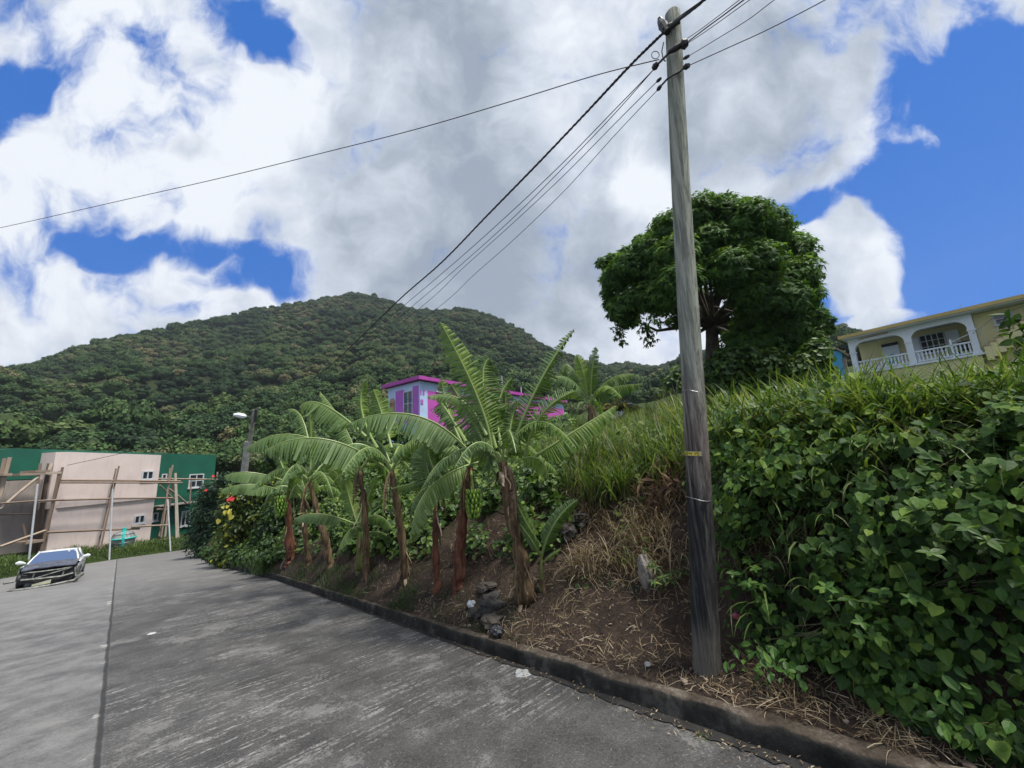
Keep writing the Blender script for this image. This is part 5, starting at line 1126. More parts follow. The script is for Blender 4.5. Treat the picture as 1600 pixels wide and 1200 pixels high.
# ------------------------------------------------------------------ rocks, bags, litter things
ROCKM = plain('dark_rock', (.045, .042, .040), .95, .5, 5, bump=1, dirt=(.11, .10, .09)); ROCKL = plain('brown_rock', (.10, .085, .068), .95, .4, 5, bump=1)
def rock(px, py, rpx, lab, mat, flat=.7, sd_=1, sink=.3, grp=None):
    b = hit(px, py); r = rpx*tof(b)/600; g = Geo(); rock_geo(g, b+np.array([0, 0, r*flat*sink]), r, sd_, flat, n1=16, n2=11, rough=.45); g.build('rock', mat, origin=b, label=lab, cat='rock', group=grp)
rock(888, 840, 17, 'large dark rock at the top of the dirt slope right of the young banana plant', ROCKM, .9, 3, .6); rock(905, 822, 13, 'dark rock leaning on top of the largest rock', ROCKM, .9, 5, .8)
rock(767, 948, 20, 'black rock half buried below the main banana stem', ROCKM, .7, 9); rock(742, 962, 12, 'small black stone left of the half buried rock', ROCKM, .7, 12); rock(770, 972, 16, 'flat brown rock near the kerb below the black rock', ROCKL, .5, 15); rock(765, 918, 15, 'flat grey brown rock on the slope above the black rock', ROCKL, .45, 18); rock(910, 892, 9, 'small dark stone in the middle of the dirt slope', ROCKM, .6, 22)
def crumple(name, px, py, rpx, lab, cat, col, seed, flat=.5, rough=.6, sink=.5, road=False, stretch=(1, 1)):
    b = road_hit(px, py) if road else hit(px, py); r = rpx*tof(b)/600; g = Geo(); c = b+np.array([0, 0, r*flat*sink])
    th = np.linspace(0, 2*PI, 27)[:-1]; ph = np.linspace(.05, PI-.05, 17)
    g.grid(np.array([[c+r*(1+.35*nz((math.sin(p)*math.cos(t)*1.2+seed, math.sin(p)*math.sin(t)*1.2, math.cos(p)+seed), 1.3, 2)+.16*rough*abs(nz((t*1.3+seed, p*2, 0), 2.4, 3)))*np.array([stretch[0]*math.sin(p)*math.cos(t), math.sin(p)*math.sin(t), stretch[1]*flat*math.cos(p)]) for t in th] for p in ph]), .5, close=True)
    return g.build(name, plain(name+'_'+str(seed), col, .4, .25, 14, bump=.4), origin=b, label=lab, cat=cat)
crumple('plastic_bag', 777, 994, 10, 'black plastic bag lying on top of the kerb', 'bag', (.03, .032, .04), 2, .7, 1.0, 1.1)
crumple('plastic_litter', 736, 947, 6, 'small pale crumpled plastic on the dirt beside the rocks', 'litter', (.45, .50, .55), 4, .8, 1.2, .6)
crumple('litter', 817, 1053, 12, 'flat grey crushed litter on the road beside the kerb', 'litter', (.36, .38, .38), 6, .12, 1.4, .3, True)
crumple('litter', 1160, 1172, 6, 'small black scrap on the road near the grass tuft', 'litter', (.012, .012, .014), 8, .4, 1, .3, True)
crumple('litter', 237, 990, 5, 'small white scrap on the road left of the middle', 'litter', (.5, .5, .5), 11, .1, 1, .3, True)
crumple('sack', 1010, 912, 17, 'dirty white plastic sack stuck on the slope left of the pole', 'sack', (.22, .20, .18), 14, 1.0, 1.4, .8, False, (.55, 1.5))
crumple('litter', 1012, 1040, 5, 'black and white scrap on the dirt slope left of the pole foot', 'litter', (.3, .3, .31), 17, .6)
crumple('litter', 1075, 650, 2, 'tiny pale scrap', 'litter', (.6, .6, .6), 19) if False else None
crumple('flower_litter', 1150, 965, 5, 'pink scrap in the shade right of the pole foot', 'litter', (.45, .10, .16), 21, .8)
crumple('litter', 1056, 745, 6, 'white and pink scrap in the heap of dead leaves beside the pole', 'litter', (.55, .42, .45), 23, .8)
# heap of dead leaves left of the pole
b = hit(1052, 775); g = Geo(); n = 420; d_ = RV_.normal(size=(n, 3)); T = b+np.array([0, .1, .15])+d_*np.array([.17, .12, .13])
leaves(g, LANCE, T, RV_.normal(size=(n, 3))+(-.3, -.6, .6), RV_.normal(size=(n, 3))+(0, 0, -.5), RV_.uniform(.08, .26, n), RV_.uniform(.1, .7, n)); 
M_DEAD = leafmat('brown_dead_leaf', [(0, (.05, .028, .018)), (.5, (.15, .085, .05)), (1, (.30, .20, .13))], trans=.1, rough=.8, tmul=1)
g.build('leaf_heap', M_DEAD, origin=b, label='heap of brown dead leaves on the bank just left of the pole', cat='leaf heap')
# ------------------------------------------------------------------ shrubs
tL = tof(hit(385, 885)); tC = tof(road_hit(318, 872))
shrub('feathery_shrub', 'dark feathery shrub at the road corner, leftmost of the roadside bushes', [(336, 765, 20), (322, 800, 24), (316, 838, 24), (338, 858, 22, -.5), (348, 805, 24), (352, 750, 14), (330, 868, 18), (345, 832, 22), (322, 778, 14), (318, 858, 18), (325, 874, 12), (345, 876, 12), (312, 815, 16)], tC+1.0, M_CASU, LANCE, .30, 5.5, base=hit(335, 868), stems=False, droop=.2, jit=.9, rin=.45)
s1 = shrub('croton_shrub', 'yellow green croton shrub with red flowers beside the dark feathery shrub', [(368, 790, 20), (388, 775, 22), (402, 800, 24), (380, 822, 24), (360, 832, 20), (408, 768, 18), (378, 852, 24), (400, 850, 22), (362, 770, 14), (352, 800, 12), (356, 860, 16), (365, 876, 14, -.8), (385, 880, 14, -.8), (400, 878, 14, -.8), (420, 758, 16), (430, 775, 16), (345, 872, 13, -.5)], tL+2.6, M_CROT, OVAL, .17, 2.4, base=hit(380, 880), stems=False, vr=(.1, .95))
g = Geo()
for px, py, r in ((362, 779, 3.4), (357, 781, 2.4), (333, 744, 1.8), (322, 766, 1.8)):
    c = P(px, py, tL+1.9); k = 7; th = np.arange(k)*2*PI/k; leaves(g, OVAL, np.tile(c, (k, 1)), np.tile([(.3, -1, .4)], (k, 1)), np.stack([np.cos(th), th*0, np.sin(th)], -1), np.full(k, r*tL/600*1.4), RV_.rand(k), 1.8)
g.build('flower', plain('red_petal', (.62, .025, .03), .5), s1)
g = Geo(); c = P(352, 800, tL+1.6); k = 9; leaves(g, HEART, c+RV_.normal(size=(k, 3))*.14, np.tile([(.1, -1, .5)], (k, 1))+RV_.normal(size=(k, 3))*.3, RV_.normal(size=(k, 3))*.5+(0, 0, -1), RV_.uniform(.12, .24, k), RV_.rand(k)); g.build('yellow_leaf', leafmat('yellow_leaves', [(0, (.35, .33, .05)), (1, (.55, .50, .10))], trans=.3), s1)
shrub('roadside_shrub', 'dark leafy shrub behind the leftmost banana bunch', [(432, 800, 22), (425, 828, 26), (442, 845, 22), (415, 856, 24), (436, 872, 18), (405, 878, 14, -.6), (440, 815, 20)], tL+1.0, M_SHRUB, OVAL, .15, 2.2, base=hit(425, 885), stems=False, vr=(-.1, .6))
shrub('low_shrub', 'low dark shrub along the road edge under the croton and the feathery shrub', [(345, 868, 14), (360, 862, 16), (372, 868, 15), (388, 872, 15), (402, 868, 16), (418, 872, 15), (350, 850, 14), (375, 848, 15), (432, 866, 15), (445, 860, 13), (398, 850, 15), (330, 862, 13), (420, 850, 14)], None, M_SHRUB, OVAL, .14, 2.2, vr=(-.1, .7), stems=False, t_max=40)
tB = tof(hit(560, 880))
for i, (lb, bl, tt, vr) in enumerate([
        ('green shrub between the two leftmost banana stems', [(462, 800, 20), (470, 830, 22), (458, 770, 18), (480, 790, 16)], tL+.3, (.0, .7)),
        ('bright leafed shrub behind the second group of banana stems', [(500, 770, 22), (520, 800, 24), (510, 745, 18), (540, 770, 20), (530, 830, 22), (500, 820, 20)], tB+2.2, (.3, 1)),
        ('leafy shrub behind the middle banana stems', [(575, 770, 24), (600, 800, 24), (590, 745, 20), (620, 830, 20), (570, 820, 22), (555, 850, 16), (600, 850, 16)], tB+1.6, (.2, .9)),
        ('green shrub just left of the hanging banana bunch', [(650, 760, 24), (665, 790, 22), (690, 765, 22), (640, 790, 20), (660, 735, 18), (700, 800, 16), (640, 830, 14)], tB+1.2, (.2, .95)),
        ('leafy shrub right of the main banana stem', [(745, 745, 22), (770, 780, 18), (850, 760, 26), (870, 790, 18), (835, 735, 20), (820, 800, 16)], tB+1.0, (.2, .9))]):
    shrub('leafy_shrub', lb, bl, None, M_SHRUB, HEART if i > 1 else OVAL, .12, 1.7, vr=vr)
shrub('leafy_shrub', 'green shrub with a pink flower between the board shed and the pole', [(1050, 668, 18), (1035, 690, 18), (1065, 700, 20), (1020, 705, 16), (1050, 725, 16), (1068, 650, 14)], 10.5, M_SHRUB, OVAL, .13, 1.1, vr=(.3, 1))
crz = P(1033, 655, 10); g = Geo(); k = 8; th = np.arange(k)*2*PI/k; leaves(g, OVAL, np.tile(crz, (k, 1)), np.tile([(.0, -1, .3)], (k, 1)), np.stack([np.cos(th), th*0, np.sin(th)], -1), np.full(k, .11), RV_.rand(k), 1.8); g.build('flower', plain('pink_petal', (.55, .05, .10), .5), origin=crz, label='single pink red flower standing out right of the board shed', cat='flower')
shrub('yellow_shrub', 'yellow flowering shrub behind the right banana plant, left of the board shed', [(968, 634, 14), (985, 640, 12), (950, 640, 12)], 20, leafmat('yellow_bloom', [(0, (.05, .08, .02)), (.6, (.22, .20, .03)), (1, (.60, .42, .03))], trans=.2), OVAL, .2, 1.2)
shrub('pale_tree', 'pale green tree on the slope just left of the pole, behind the board shed', [(1062, 585, 16), (1050, 600, 16), (1070, 612, 20), (1045, 622, 14), (1060, 635, 16)], 34, M_SHRUB, OVAL, .4, 1.1, vr=(.5, 1), cat='tree')
shrub('bushes_below_tree', 'vine covered bush below the big tree, right of the pole', [(1130, 578, 26), (1160, 560, 28), (1195, 570, 32), (1150, 605, 26), (1185, 605, 26), (1122, 615, 20), (1118, 575, 18), (1112, 595, 18), (1128, 556, 14), (1220, 585, 28), (1120, 600, 18), (1130, 640, 20), (1160, 635, 20)], 15.0, M_SHRUB, HEART, .16, 1.3, vr=(.15, .9), cat='bush', stems=False)
shrub('bushes_below_tree', 'lighter green bush between the big tree and the blue shed', [(1245, 575, 26), (1272, 560, 24), (1285, 585, 20), (1258, 598, 22), (1225, 610, 20), (1295, 605, 16), (1275, 545, 18)], 14.6, M_SHRUB, HEART, .16, 1.3, vr=(.3, 1), cat='bush', stems=False)
shrub('leafy_branch', 'dark leafed young tree reaching in at the right edge of the photo', [(1590, 500, 16), (1602, 525, 18), (1612, 492, 22), (1625, 540, 26), (1600, 560, 10)], 5.2, M_SHRUB, OVAL, .15, .8, base=hit(1599, 640)+np.array([.6, 0, 0]), vr=(-.1, .5), cat='tree', rmin=.2)
# ------------------------------------------------------------------ THE BIG TREE
TM = 18.0
mb = [(985, 420, 30), (965, 438, 24), (975, 478, 26), (1010, 392, 28), (1045, 362, 32), (1085, 338, 32), (1130, 332, 30), (1170, 342, 32), (1205, 362, 32), (1235, 395, 32), (1250, 430, 28), (1252, 462, 26), (1262, 492, 22), (1268, 520, 20), (1245, 520, 26), (1215, 500, 32), (1185, 410, 34), (1150, 378, 34), (1105, 378, 32), (1060, 400, 34),
      (1022, 430, 32), (1030, 470, 28), (1000, 470, 26), (985, 500, 18), (1065, 440, 28), (1140, 420, 30), (1190, 460, 34), (1215, 440, 30), (1180, 500, 30), (1060, 480, 20), (1200, 535, 28), (1240, 545, 26), (1165, 540, 24), (1275, 535, 18), (1100, 420, 22), (1050, 500, 12), (1225, 470, 30), (1160, 460, 24), (958, 412, 14), (1225, 345, 14), (1030, 378, 14), (1265, 450, 14), (1120, 316, 12), (1150, 322, 12), (1085, 322, 14), (1055, 340, 14), (952, 462, 12), (962, 490, 12), (1190, 335, 12), (1120, 455, 18), (1150, 495, 18), (1085, 460, 16), (1180, 560, 28), (1215, 562, 30), (1250, 560, 26), (1148, 532, 22), (1140, 560, 18), (1280, 555, 18), (1230, 590, 24), (1190, 590, 24), (1160, 580, 20), (1280, 500, 13), (1288, 490, 8), (1292, 515, 8), (1020, 372, 12), (945, 430, 9), (943, 415, 8), (955, 400, 9), (975, 396, 10), (1000, 375, 9), (1035, 350, 10), (1068, 330, 9), (1105, 310, 9), (1165, 318, 10), (1195, 328, 9), (1240, 368, 10), (1268, 430, 9), (1272, 462, 9), (1296, 498, 8), (950, 478, 8), (1215, 352, 12), (1255, 400, 14)]
tb0 = P(1114, 556, TM)
troot = thing('mango_tree', 'big dark green mango tree with a dense rounded crown behind the utility pole', 'tree', tb0-np.array([0, 0, 1.2]))
g = Geo(); gcore = Geo(); cen = P(1125, 430, TM); centers = []
for i, b in enumerate(mb):
    for lay in ((-1, 1) if b[2] > 20 else (0,)):
        c0 = P(b[0], b[1], TM); edge = min(1, np.linalg.norm((c0-cen)*np.array([1, 0, 1.2]))/5.2); depth = math.sqrt(max(0, 1-edge**2))*3.6
        t_ = TM+lay*(depth*RV_.uniform(.55, 1)+.25); c = P(b[0]+RV_.uniform(-4, 4), b[1]+RV_.uniform(-4, 4), t_); r = b[2]*TM/600*(.95 if lay <= 0 else 1.0); centers.append(c)
        nro = int(250*r*r*1.35)+22
        dirs = RV_.normal(size=(nro, 3)); dirs[:, 2] += .4; dirs = unit(dirs)
        E = c+dirs*r*RV_.uniform(.55, 1.08, (nro, 1))*np.array([1, 1, .85]); k = 7
        T = np.repeat(E, k, 0)+RV_.normal(size=(nro*k, 3))*.03; dr = np.repeat(dirs, k, 0); n = nro*k
        th = RV_.rand(n)*2*PI; yd = np.stack([np.cos(th), np.sin(th), RV_.uniform(-1.0, .0, n)], -1)+dr*.5
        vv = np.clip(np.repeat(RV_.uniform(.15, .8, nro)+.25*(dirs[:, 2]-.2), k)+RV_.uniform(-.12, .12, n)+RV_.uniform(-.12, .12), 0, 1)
        leaves(g, LANCE, T, np.tile([(0, 0, .6)], (n, 1))+RV_.normal(size=(n, 3))*.3+dr*1.1, yd, RV_.uniform(.17, .30, n), vv, 1.35)
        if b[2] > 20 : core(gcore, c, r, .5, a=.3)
# drooping tufts at the lower left
for px, py, r_, nn_ in ((968, 508, 8, 26), (966, 522, 8, 22), (970, 534, 6, 14), (1008, 508, 9, 22), (1013, 522, 9, 26), (1014, 534, 6, 12), (1040, 503, 6, 10), (990, 505, 8, 16), (1022, 500, 10, 20)):
    E = P(px, py, TM-.5)+RV_.normal(size=(nn_, 3))*r_*TM/600*.6; k = 6; T = np.repeat(E, k, 0); n = len(T); leaves(g, LANCE, T, RV_.normal(size=(n, 3)), RV_.normal(size=(n, 3))*.35+(0, 0, -1), RV_.uniform(.14, .24, n), RV_.uniform(0, .35, n), 1.4)
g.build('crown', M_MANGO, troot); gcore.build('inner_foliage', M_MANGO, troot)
g = Geo(); fork = P(1112, 512, TM)
g.tube([tb0-np.array([0, 0, 1.2]), tb0, tb0*.4+fork*.6, fork], [.42, .33, .27, .26], 12)
for c in centers[::3]:
    mid = fork*.5+c*.5+np.array([0, 0, .15])+RV_.normal(size=3)*.55; f0 = fork+RV_.normal(size=3)*.05; L_ = np.linalg.norm(c-fork); g.tube([f0, f0*.7+mid*.3+np.array([0, 0, .1]), mid, mid*.4+c*.6, c], [.13, .10, .07, .045, .02], 6)
g.tube([P(1018, 492, TM-.4), P(1012, 512, TM-.5), P(1014, 536, TM-.5)], [.03, .02, .008], 5); g.tube([P(985, 492, TM-.4), P(968, 510, TM-.5), P(968, 536, TM-.5)], [.03, .02, .008], 5)
g.build('trunk', M_BARK, troot, smooth=True)

for i, (lb, bl, tt) in enumerate([('tree crown low behind the row of bananas, left of the pink house', [(440, 700, 22), (470, 715, 20), (500, 690, 22), (520, 710, 20), (415, 722, 14), (545, 690, 18), (565, 708, 18)], 19),
        ('leafy tree hiding the foot of the pink house', [(590, 690, 20), (620, 680, 18), (650, 688, 18), (600, 710, 18), (635, 705, 18), (665, 700, 16)], 17), ('leafy tree before the long wall of the pink house', [(700, 682, 16), (730, 692, 16), (760, 694, 16), (790, 698, 14), (715, 705, 16), (750, 712, 18), (780, 712, 16), (815, 702, 12), (845, 700, 12), (870, 704, 14)], 15)]):
    shrub('small_tree', lb, bl, tt, M_SHRUB, OVAL, .22, 1.6, vr=(.0+.1*i, .75+.1*i), cat='tree')

# extra clumps and broad leaved weeds that break up the grass
clump('grass_clump', 'dark green grass clump beside the small board shed', 930, 735, 150, .8, .024, M_GDARK, r_=.2, v=(.3, 1))
clump('grass_clump', 'tall grass clump on the bank immediately right of the pole', 1150, 690, 160, .75, .024, M_GRASS, r_=.2, v=(.1, 1))
clump('grass_clump', 'arching grass clump over the vine, midway between the pole and the yellow house', 1250, 665, 160, .75, .026, M_GRASS, r_=.2, v=(.0, .8))
clump('grass_clump', 'broad bladed grass clump over the vine below the middle porch column', 1400, 640, 150, .65, .028, M_GRASS, r_=.2, v=(.1, 1), bend=2.2)
clump('grass_clump', 'drooping grass clump at the top of the vine near the right edge of the photo', 1530, 640, 140, .6, .026, M_GRASS, r_=.2, v=(.0, .9), bend=2.2)
sprig(1105, 700, tv(1120, 700)-.1, 6, .09, .16, M_SHRUB, 'leafy weed poking out from behind the right side of the pole', tm=HEART)
sprig(905, 745, tv(905, 745)-.1, 9, .11, .25, M_SHRUB, 'leafy weed among the grass right of the largest banana plant', tm=HEART)
sprig(870, 700, tv(870, 700)-.1, 9, .12, .28, M_LIME, 'pale leafed weed behind the stem of the largest banana plant', tm=OVAL)
sprig(1330, 610, tv(1330, 625)-.1, 7, .10, .22, M_SHRUB, 'leafy weed on the skyline below the left end of the yellow house', tm=OVAL)
# ------------------------------------------------------------------ BANANA PLANTS
def banana_mat():
    n = NT('banana_leaf'); a = n.attr('v').outputs['Fac']; o = n.obj(); nn = n.noise(o, 5, 4)
    f = n.math('ADD', a, n.math('MULTIPLY', n.math('SUBTRACT', nn, .5), .35), clamp=True)
    c = ramp(n, f, [(0, (.028, .062, .014)), (.4, (.078, .142, .028)), (.7, (.145, .215, .042)), (.9, (.21, .29, .075)), (1, (.32, .31, .12))])
    geo = n.n('NewGeometry'); under = n.mix(.55, c, (.16, .24, .12)); cc = n.mix(geo.outputs['Backfacing'], c, under)
    g = n.n('VectorMath', operation='MULTIPLY'); n.put(g, 0, c); g.inputs[1].default_value = (2.2, 2.2, .8)
    return n.bsdf(cc, .5, trans=.34, tcol=g.outputs[0], spec=.25)
M_BAN = banana_mat(); M_MID = leafmat('banana_midrib', [(0, (.12, .20, .05)), (1, (.30, .38, .14))], trans=None, rough=.4)
def stem_mat(name, c1, c2, c3):
    n = NT(name); o = n.obj(); st = n.mapping(o, (9, 9, 1.6)); a = n.noise(st, 1.5, 6, .7, .6)
    return n.bsdf(ramp(n, a, [(.32, c1), (.5, c2), (.68, c3)]), .8, bump=a, bs=.8, bd=.02, spec=.2)
M_ST1 = stem_mat('red_brown_pseudostem', (.035, .017, .012), (.13, .05, .032), (.24, .13, .08)); M_ST2 = stem_mat('brown_fibrous_pseudostem', (.025, .016, .010), (.10, .068, .038), (.26, .19, .11))
M_ST3 = stem_mat('green_pseudostem', (.07, .09, .03), (.13, .16, .05), (.25, .24, .10))
def strip_leaf(g, gm, base, mid, tip, W, d0, d1, torn, up=False, vb=.45, K=34, petiole=.14, R=RV_, sweep=.18, sides=(1, 1)):
    ctl = 2*mid-.5*(base+tip); S_ = np.linspace(0, 1, 60)[:, None]
    C = (1-S_)**2*base+2*S_*(1-S_)*ctl+S_**2*tip; Ln = np.linalg.norm(np.diff(C, axis=0), axis=1).sum(); W = W*1.22
    def at(s): 
        s = np.clip(s, 0, 1); p = (1-s)**2*base+2*s*(1-s)*ctl+s*s*tip; t_ = 2*(1-s)*(ctl-base)+2*s*(tip-ctl); return p, t_/(np.linalg.norm(t_)+1e-9)
    gm.tube(C, np.interp(S_[:, 0], [0, .15, 1], [.024, .017, .004])*min(1.2, Ln/1.6+.35), 6, a=.6)
    for si, side in ((0, 1), (1, -1)):
        if sides[si] == 0: continue
        cuts = np.sort(np.concatenate([[petiole, 1.0], petiole+(1-petiole)*(np.arange(1, K)+R.uniform(-.35, .35, K-1))/K])); na, nq = 2, 5; group_d = 0
        for k in range(K):
            s0, s1 = cuts[k], cuts[k+1]; sm = (s0+s1)/2; u_ = (sm-petiole)/(1-petiole)
            if R.rand() < .35: group_d = R.normal()*.10*(.4+torn)
            gap = R.rand() < torn*1.25+.08; shrink = R.uniform(.2, .7) if gap else R.uniform(0, .10); wj = R.uniform(.80, 1.03) if gap else R.uniform(.94, 1.02)
            dj = group_d*1.6+R.normal()*(.10+.22*torn); v_ = vb+R.normal()*.07+.04*side; rows = []
            for i in range(na+1):
                fa = i/na; s = s0+(s1-s0)*fa; p, T = at(s); uu = (s-petiole)/(1-petiole)
                w_ = W*sides[si]*wj*min(1, (max(uu, 0)/.10+.05))**.6*max(0, (1-uu**3.2))**.6
                ref = up if isinstance(up, np.ndarray) else np.array([0, 0, 1.]); Sd = np.cross(T, ref); Sd = Sd/(np.linalg.norm(Sd)+1e-9)*side; Nn = np.cross(Sd, T)*side; Nn = Nn/np.linalg.norm(Nn)
                if not isinstance(up, np.ndarray) and Nn[2] < 0: Nn = -Nn
                Dn = -Nn*.8 if isinstance(up, np.ndarray) else -Nn*.35-np.array([0, 0, .65]); Dn = Dn-T*(Dn@T)*.6; Dn = Dn/np.linalg.norm(Dn)
                cur = p.copy(); rr = [cur]; fs = (fa-.5)*2; dl = (s1-s0)*Ln*.5*shrink
                for q in range(1, nq+1):
                    qq = q/nq; an = d0+d1*qq**.8+dj*qq; dirv = Sd*math.cos(an)+Dn*math.sin(an)+T*sweep
                    cur = cur+dirv*(w_/nq); rr.append(cur-T*fs*dl*qq**.5+Nn*(.010*math.sin(qq*PI)*(1 if i == 1 else -.3)))
                rows.append(rr)
            av = np.tile(np.clip(v_+np.array([.28, .12, .05, 0, 0, -.02+(.25 if R.rand() < .25 else 0)]), 0, 1), (na+1, 1)); g.grid(np.array(rows), av)
def banana(label, stem, rpx, leaf_list, smat, grp='banana plants along the bank', extra=0, dead=3, bunch=None, W0=.26, dz=0, tt=None, seed=1, sheath=9, tmul=1.0):
    R = np.random.RandomState(seed); bx, by = stem[0]
    b = hit(bx, by) if tt is None else P(bx, by, tt); t0 = tof(b)
    pts_ = [b-np.array([0, 0, .15]), b]+[P(x, y, t0+.05*i) for i, (x, y) in enumerate(stem[1:])]; root = thing('banana_plant', label, 'banana plant', b, grp)
    k = len(pts_); r0 = rpx*t0/600/2; g = Geo(); 
    dense = []
    for i in range(k-1):
        for j in range(6): dense.append(pts_[i]*(1-j/6)+pts_[i+1]*j/6)
    dense.append(pts_[-1]); dense = np.array(dense); m = len(dense); dense[1:-1] += R.normal(size=(m-2, 3))*r0*.10
    g.tube(dense, r0*np.linspace(1.25, .55, m)*(1+.12*R.normal(size=m)), 12); g.build('pseudostem', smat, root, smooth=True)
    crown = pts_[-1]
    # dry sheath strips clinging to the stem
    g = Geo()
    for i in range(sheath):
        f_ = R.uniform(.25, 1)*(m-1); p = dense[int(f_)]; az_ = R.rand()*2*PI; o_ = np.array([math.cos(az_), math.sin(az_), 0]); L_ = R.uniform(.12, .45)*min(1.2, t0/9+.4); w_ = R.uniform(.012, .045)
        rows = []; sd_ = np.array([-o_[1], o_[0], 0]); cur = p+o_*r0*.8
        for j in range(7):
            q = j/6; rows.append([cur-sd_*w_*(1-q*.6), cur+o_*.01, cur+sd_*w_*(1-q*.6)]); cur = cur+np.array([0, 0, -L_/6])+o_*L_*.09*math.sin(q*3)+R.normal(size=3)*.008
        g.grid(np.array(rows), R.uniform(.1, 1))
    if sheath: g.build('dry_sheath', M_DEADB, root)
    for j in range(dead):
        g = Geo(); gm = Geo(); az_ = R.rand()*2*PI; o_ = np.array([math.cos(az_), math.sin(az_), 0]); L_ = R.uniform(.5, .9); strip_leaf(g, g, crown, crown+o_*.15+np.array([0, 0, -L_*.35]), crown+o_*.18+np.array([0, 0, -L_]), .07, .9, 1.0, .9, up=o_, K=12, R=R, vb=.4); g.build('dead_leaf', M_DEADB, root)
    for L in leaf_list:
        mx, my, tx, ty, W, d0, d1, torn, dm, dt_ = L[:10]; up_ = L[10] if len(L) > 10 else False; vb = L[11] if len(L) > 11 else .45; cst = L[12] if len(L) > 12 else None; sides = L[13] if len(L) > 13 else (1, 1)
        base = crown if cst is None else P(cst[0], cst[1], t0+.05+(cst[2] if len(cst) > 2 else 0)); g = Geo(); gm = Geo()
        if up_ is True: v_ = unit(base); up_ = -np.array([v_[0], v_[1], v_[2]])
        strip_leaf(g, gm, base, P(mx, my, t0+dm), P(tx, ty, t0+dt_), W, d0, d1, torn, up=up_, vb=vb+R.normal()*.04, R=R, K=int(26+R.randint(0, 12)), sides=sides); lf = g.build('leaf', M_BAN, root); gm.build('midrib', M_MID, lf)
    for j in range(extra):
        az_ = (j+R.rand()*.7)*2*PI/extra; L_ = R.uniform(.75, 1.25)*W0/.2; el = R.uniform(.15, .9); o_ = np.array([math.cos(az_), math.sin(az_)*.9, 0]); g = Geo(); gm = Geo()
        strip_leaf(g, gm, crown, crown+o_*L_*.5+np.array([0, 0, L_*.42*el+.1]), crown+o_*L_*1.0+np.array([0, 0, L_*(.55*el-.35)]), W0*R.uniform(.7, .95), .35, R.uniform(.5, 1.1), R.uniform(.3, .9), R=R, vb=.34+R.normal()*.10, K=28); lf = g.build('leaf', M_BAN, root); gm.build('midrib', M_MID, lf)
    if bunch:
        bc = P(bunch[0], bunch[1], t0-.10); sz = bunch[2]*t0/600; g = Geo(); gs = Geo()
        gs.tube([crown, crown*.5+bc*.5+np.array([0, 0, sz*.8]), bc+np.array([0, 0, sz]), bc-np.array([0, 0, sz*1.1])], [.025, .025, .022, .015], 7)
        for tier in range(6):
            z = sz*(.85-tier*.33); nb_ = 11; rr = sz*(.34+.16*math.sin((tier+1)/6*PI))
            for q in range(nb_):
                a_ = q*2*PI/nb_+tier*.4+R.normal()*.08; o_ = np.array([math.cos(a_), math.sin(a_), 0]); c = bc+np.array([0, 0, z]); l_ = sz*.52
                g.tube([c+o_*rr*.25, c+o_*(rr*.75)+np.array([0, 0, -l_*.14]), c+o_*(rr*1.12)+np.array([0, 0, l_*.12]), c+o_*(rr*1.18)+np.array([0, 0, l_*.5]), c+o_*(rr*1.12)+np.array([0, 0, l_*.68])], [l_*.08, l_*.17, l_*.2, l_*.15, l_*.04], 6, a=.3+.5*R.rand())
        bn = g.build('banana_bunch', leafmat('green_bananas_%d' % seed, [(0, (.07, .16, .02)), (.6, (.14, .26, .035)), (1, (.26, .34, .06))], trans=None, rough=.4), root, smooth=True); gs.build('stalk', M_MID, bn)
    return root
M_DEADB = leafmat('dry_banana_sheath', [(0, (.035, .022, .014)), (.4, (.12, .075, .045)), (.75, (.28, .20, .13)), (1, (.48, .38, .29))], trans=.1, rough=.8, tmul=1)
# leaf: mid px,py, tip px,py, half width (m), droop0, droop1, torn, depth offset mid, tip, upright?, tone
banana('largest banana plant with tall torn upright leaves and a thick peeling brown stem', [(822, 938), (812, 860), (793, 770), (785, 722)], 25, [
    (748, 625, 688, 503, .26, .25, .5, .75, .1, .15, True, .36, (768, 706)),
    (842, 600, 897, 514, .24, .5, .9, .95, .05, .2, True, .35, (800, 700), (1, 1)),
    (845, 650, 899, 611, .20, .45, .7, .85, -.15, -.25, True, .50, (820, 716)),
    (885, 682, 962, 634, .23, .9, .5, .45, -.1, .1, False, .35, (832, 716)),
    (840, 716, 858, 748, .15, .6, .7, .2, -.2, -.3, False, .40, (805, 722)),
    (755, 600, 765, 560, .27, .2, .5, .3, .35, .5, True, .22, (775, 700)), (728, 640, 705, 600, .26, .3, .6, .4, .5, .6, True, .25, (765, 705)), (790, 660, 790, 612, .22, .3, .5, .35, .4, .5, True, .3, (790, 715)),
    (720, 625, 668, 620, .19, .6, .8, .7, .3, .45, False, .40, (760, 680)),
    (778, 635, 800, 590, .20, .3, .5, .4, .4, .6, True, .28, (785, 700)),
    (745, 650, 715, 640, .20, .6, .9, .4, .5, .6, False, .2, (775, 700)),
    (800, 655, 812, 625, .15, .3, .5, .5, .3, .3, True, .40, (795, 700)),
    (775, 690, 755, 740, .12, .7, .7, .5, .2, .2, False, .2)], M_ST2, seed=21, dead=4, sheath=22, extra=7, W0=.19)
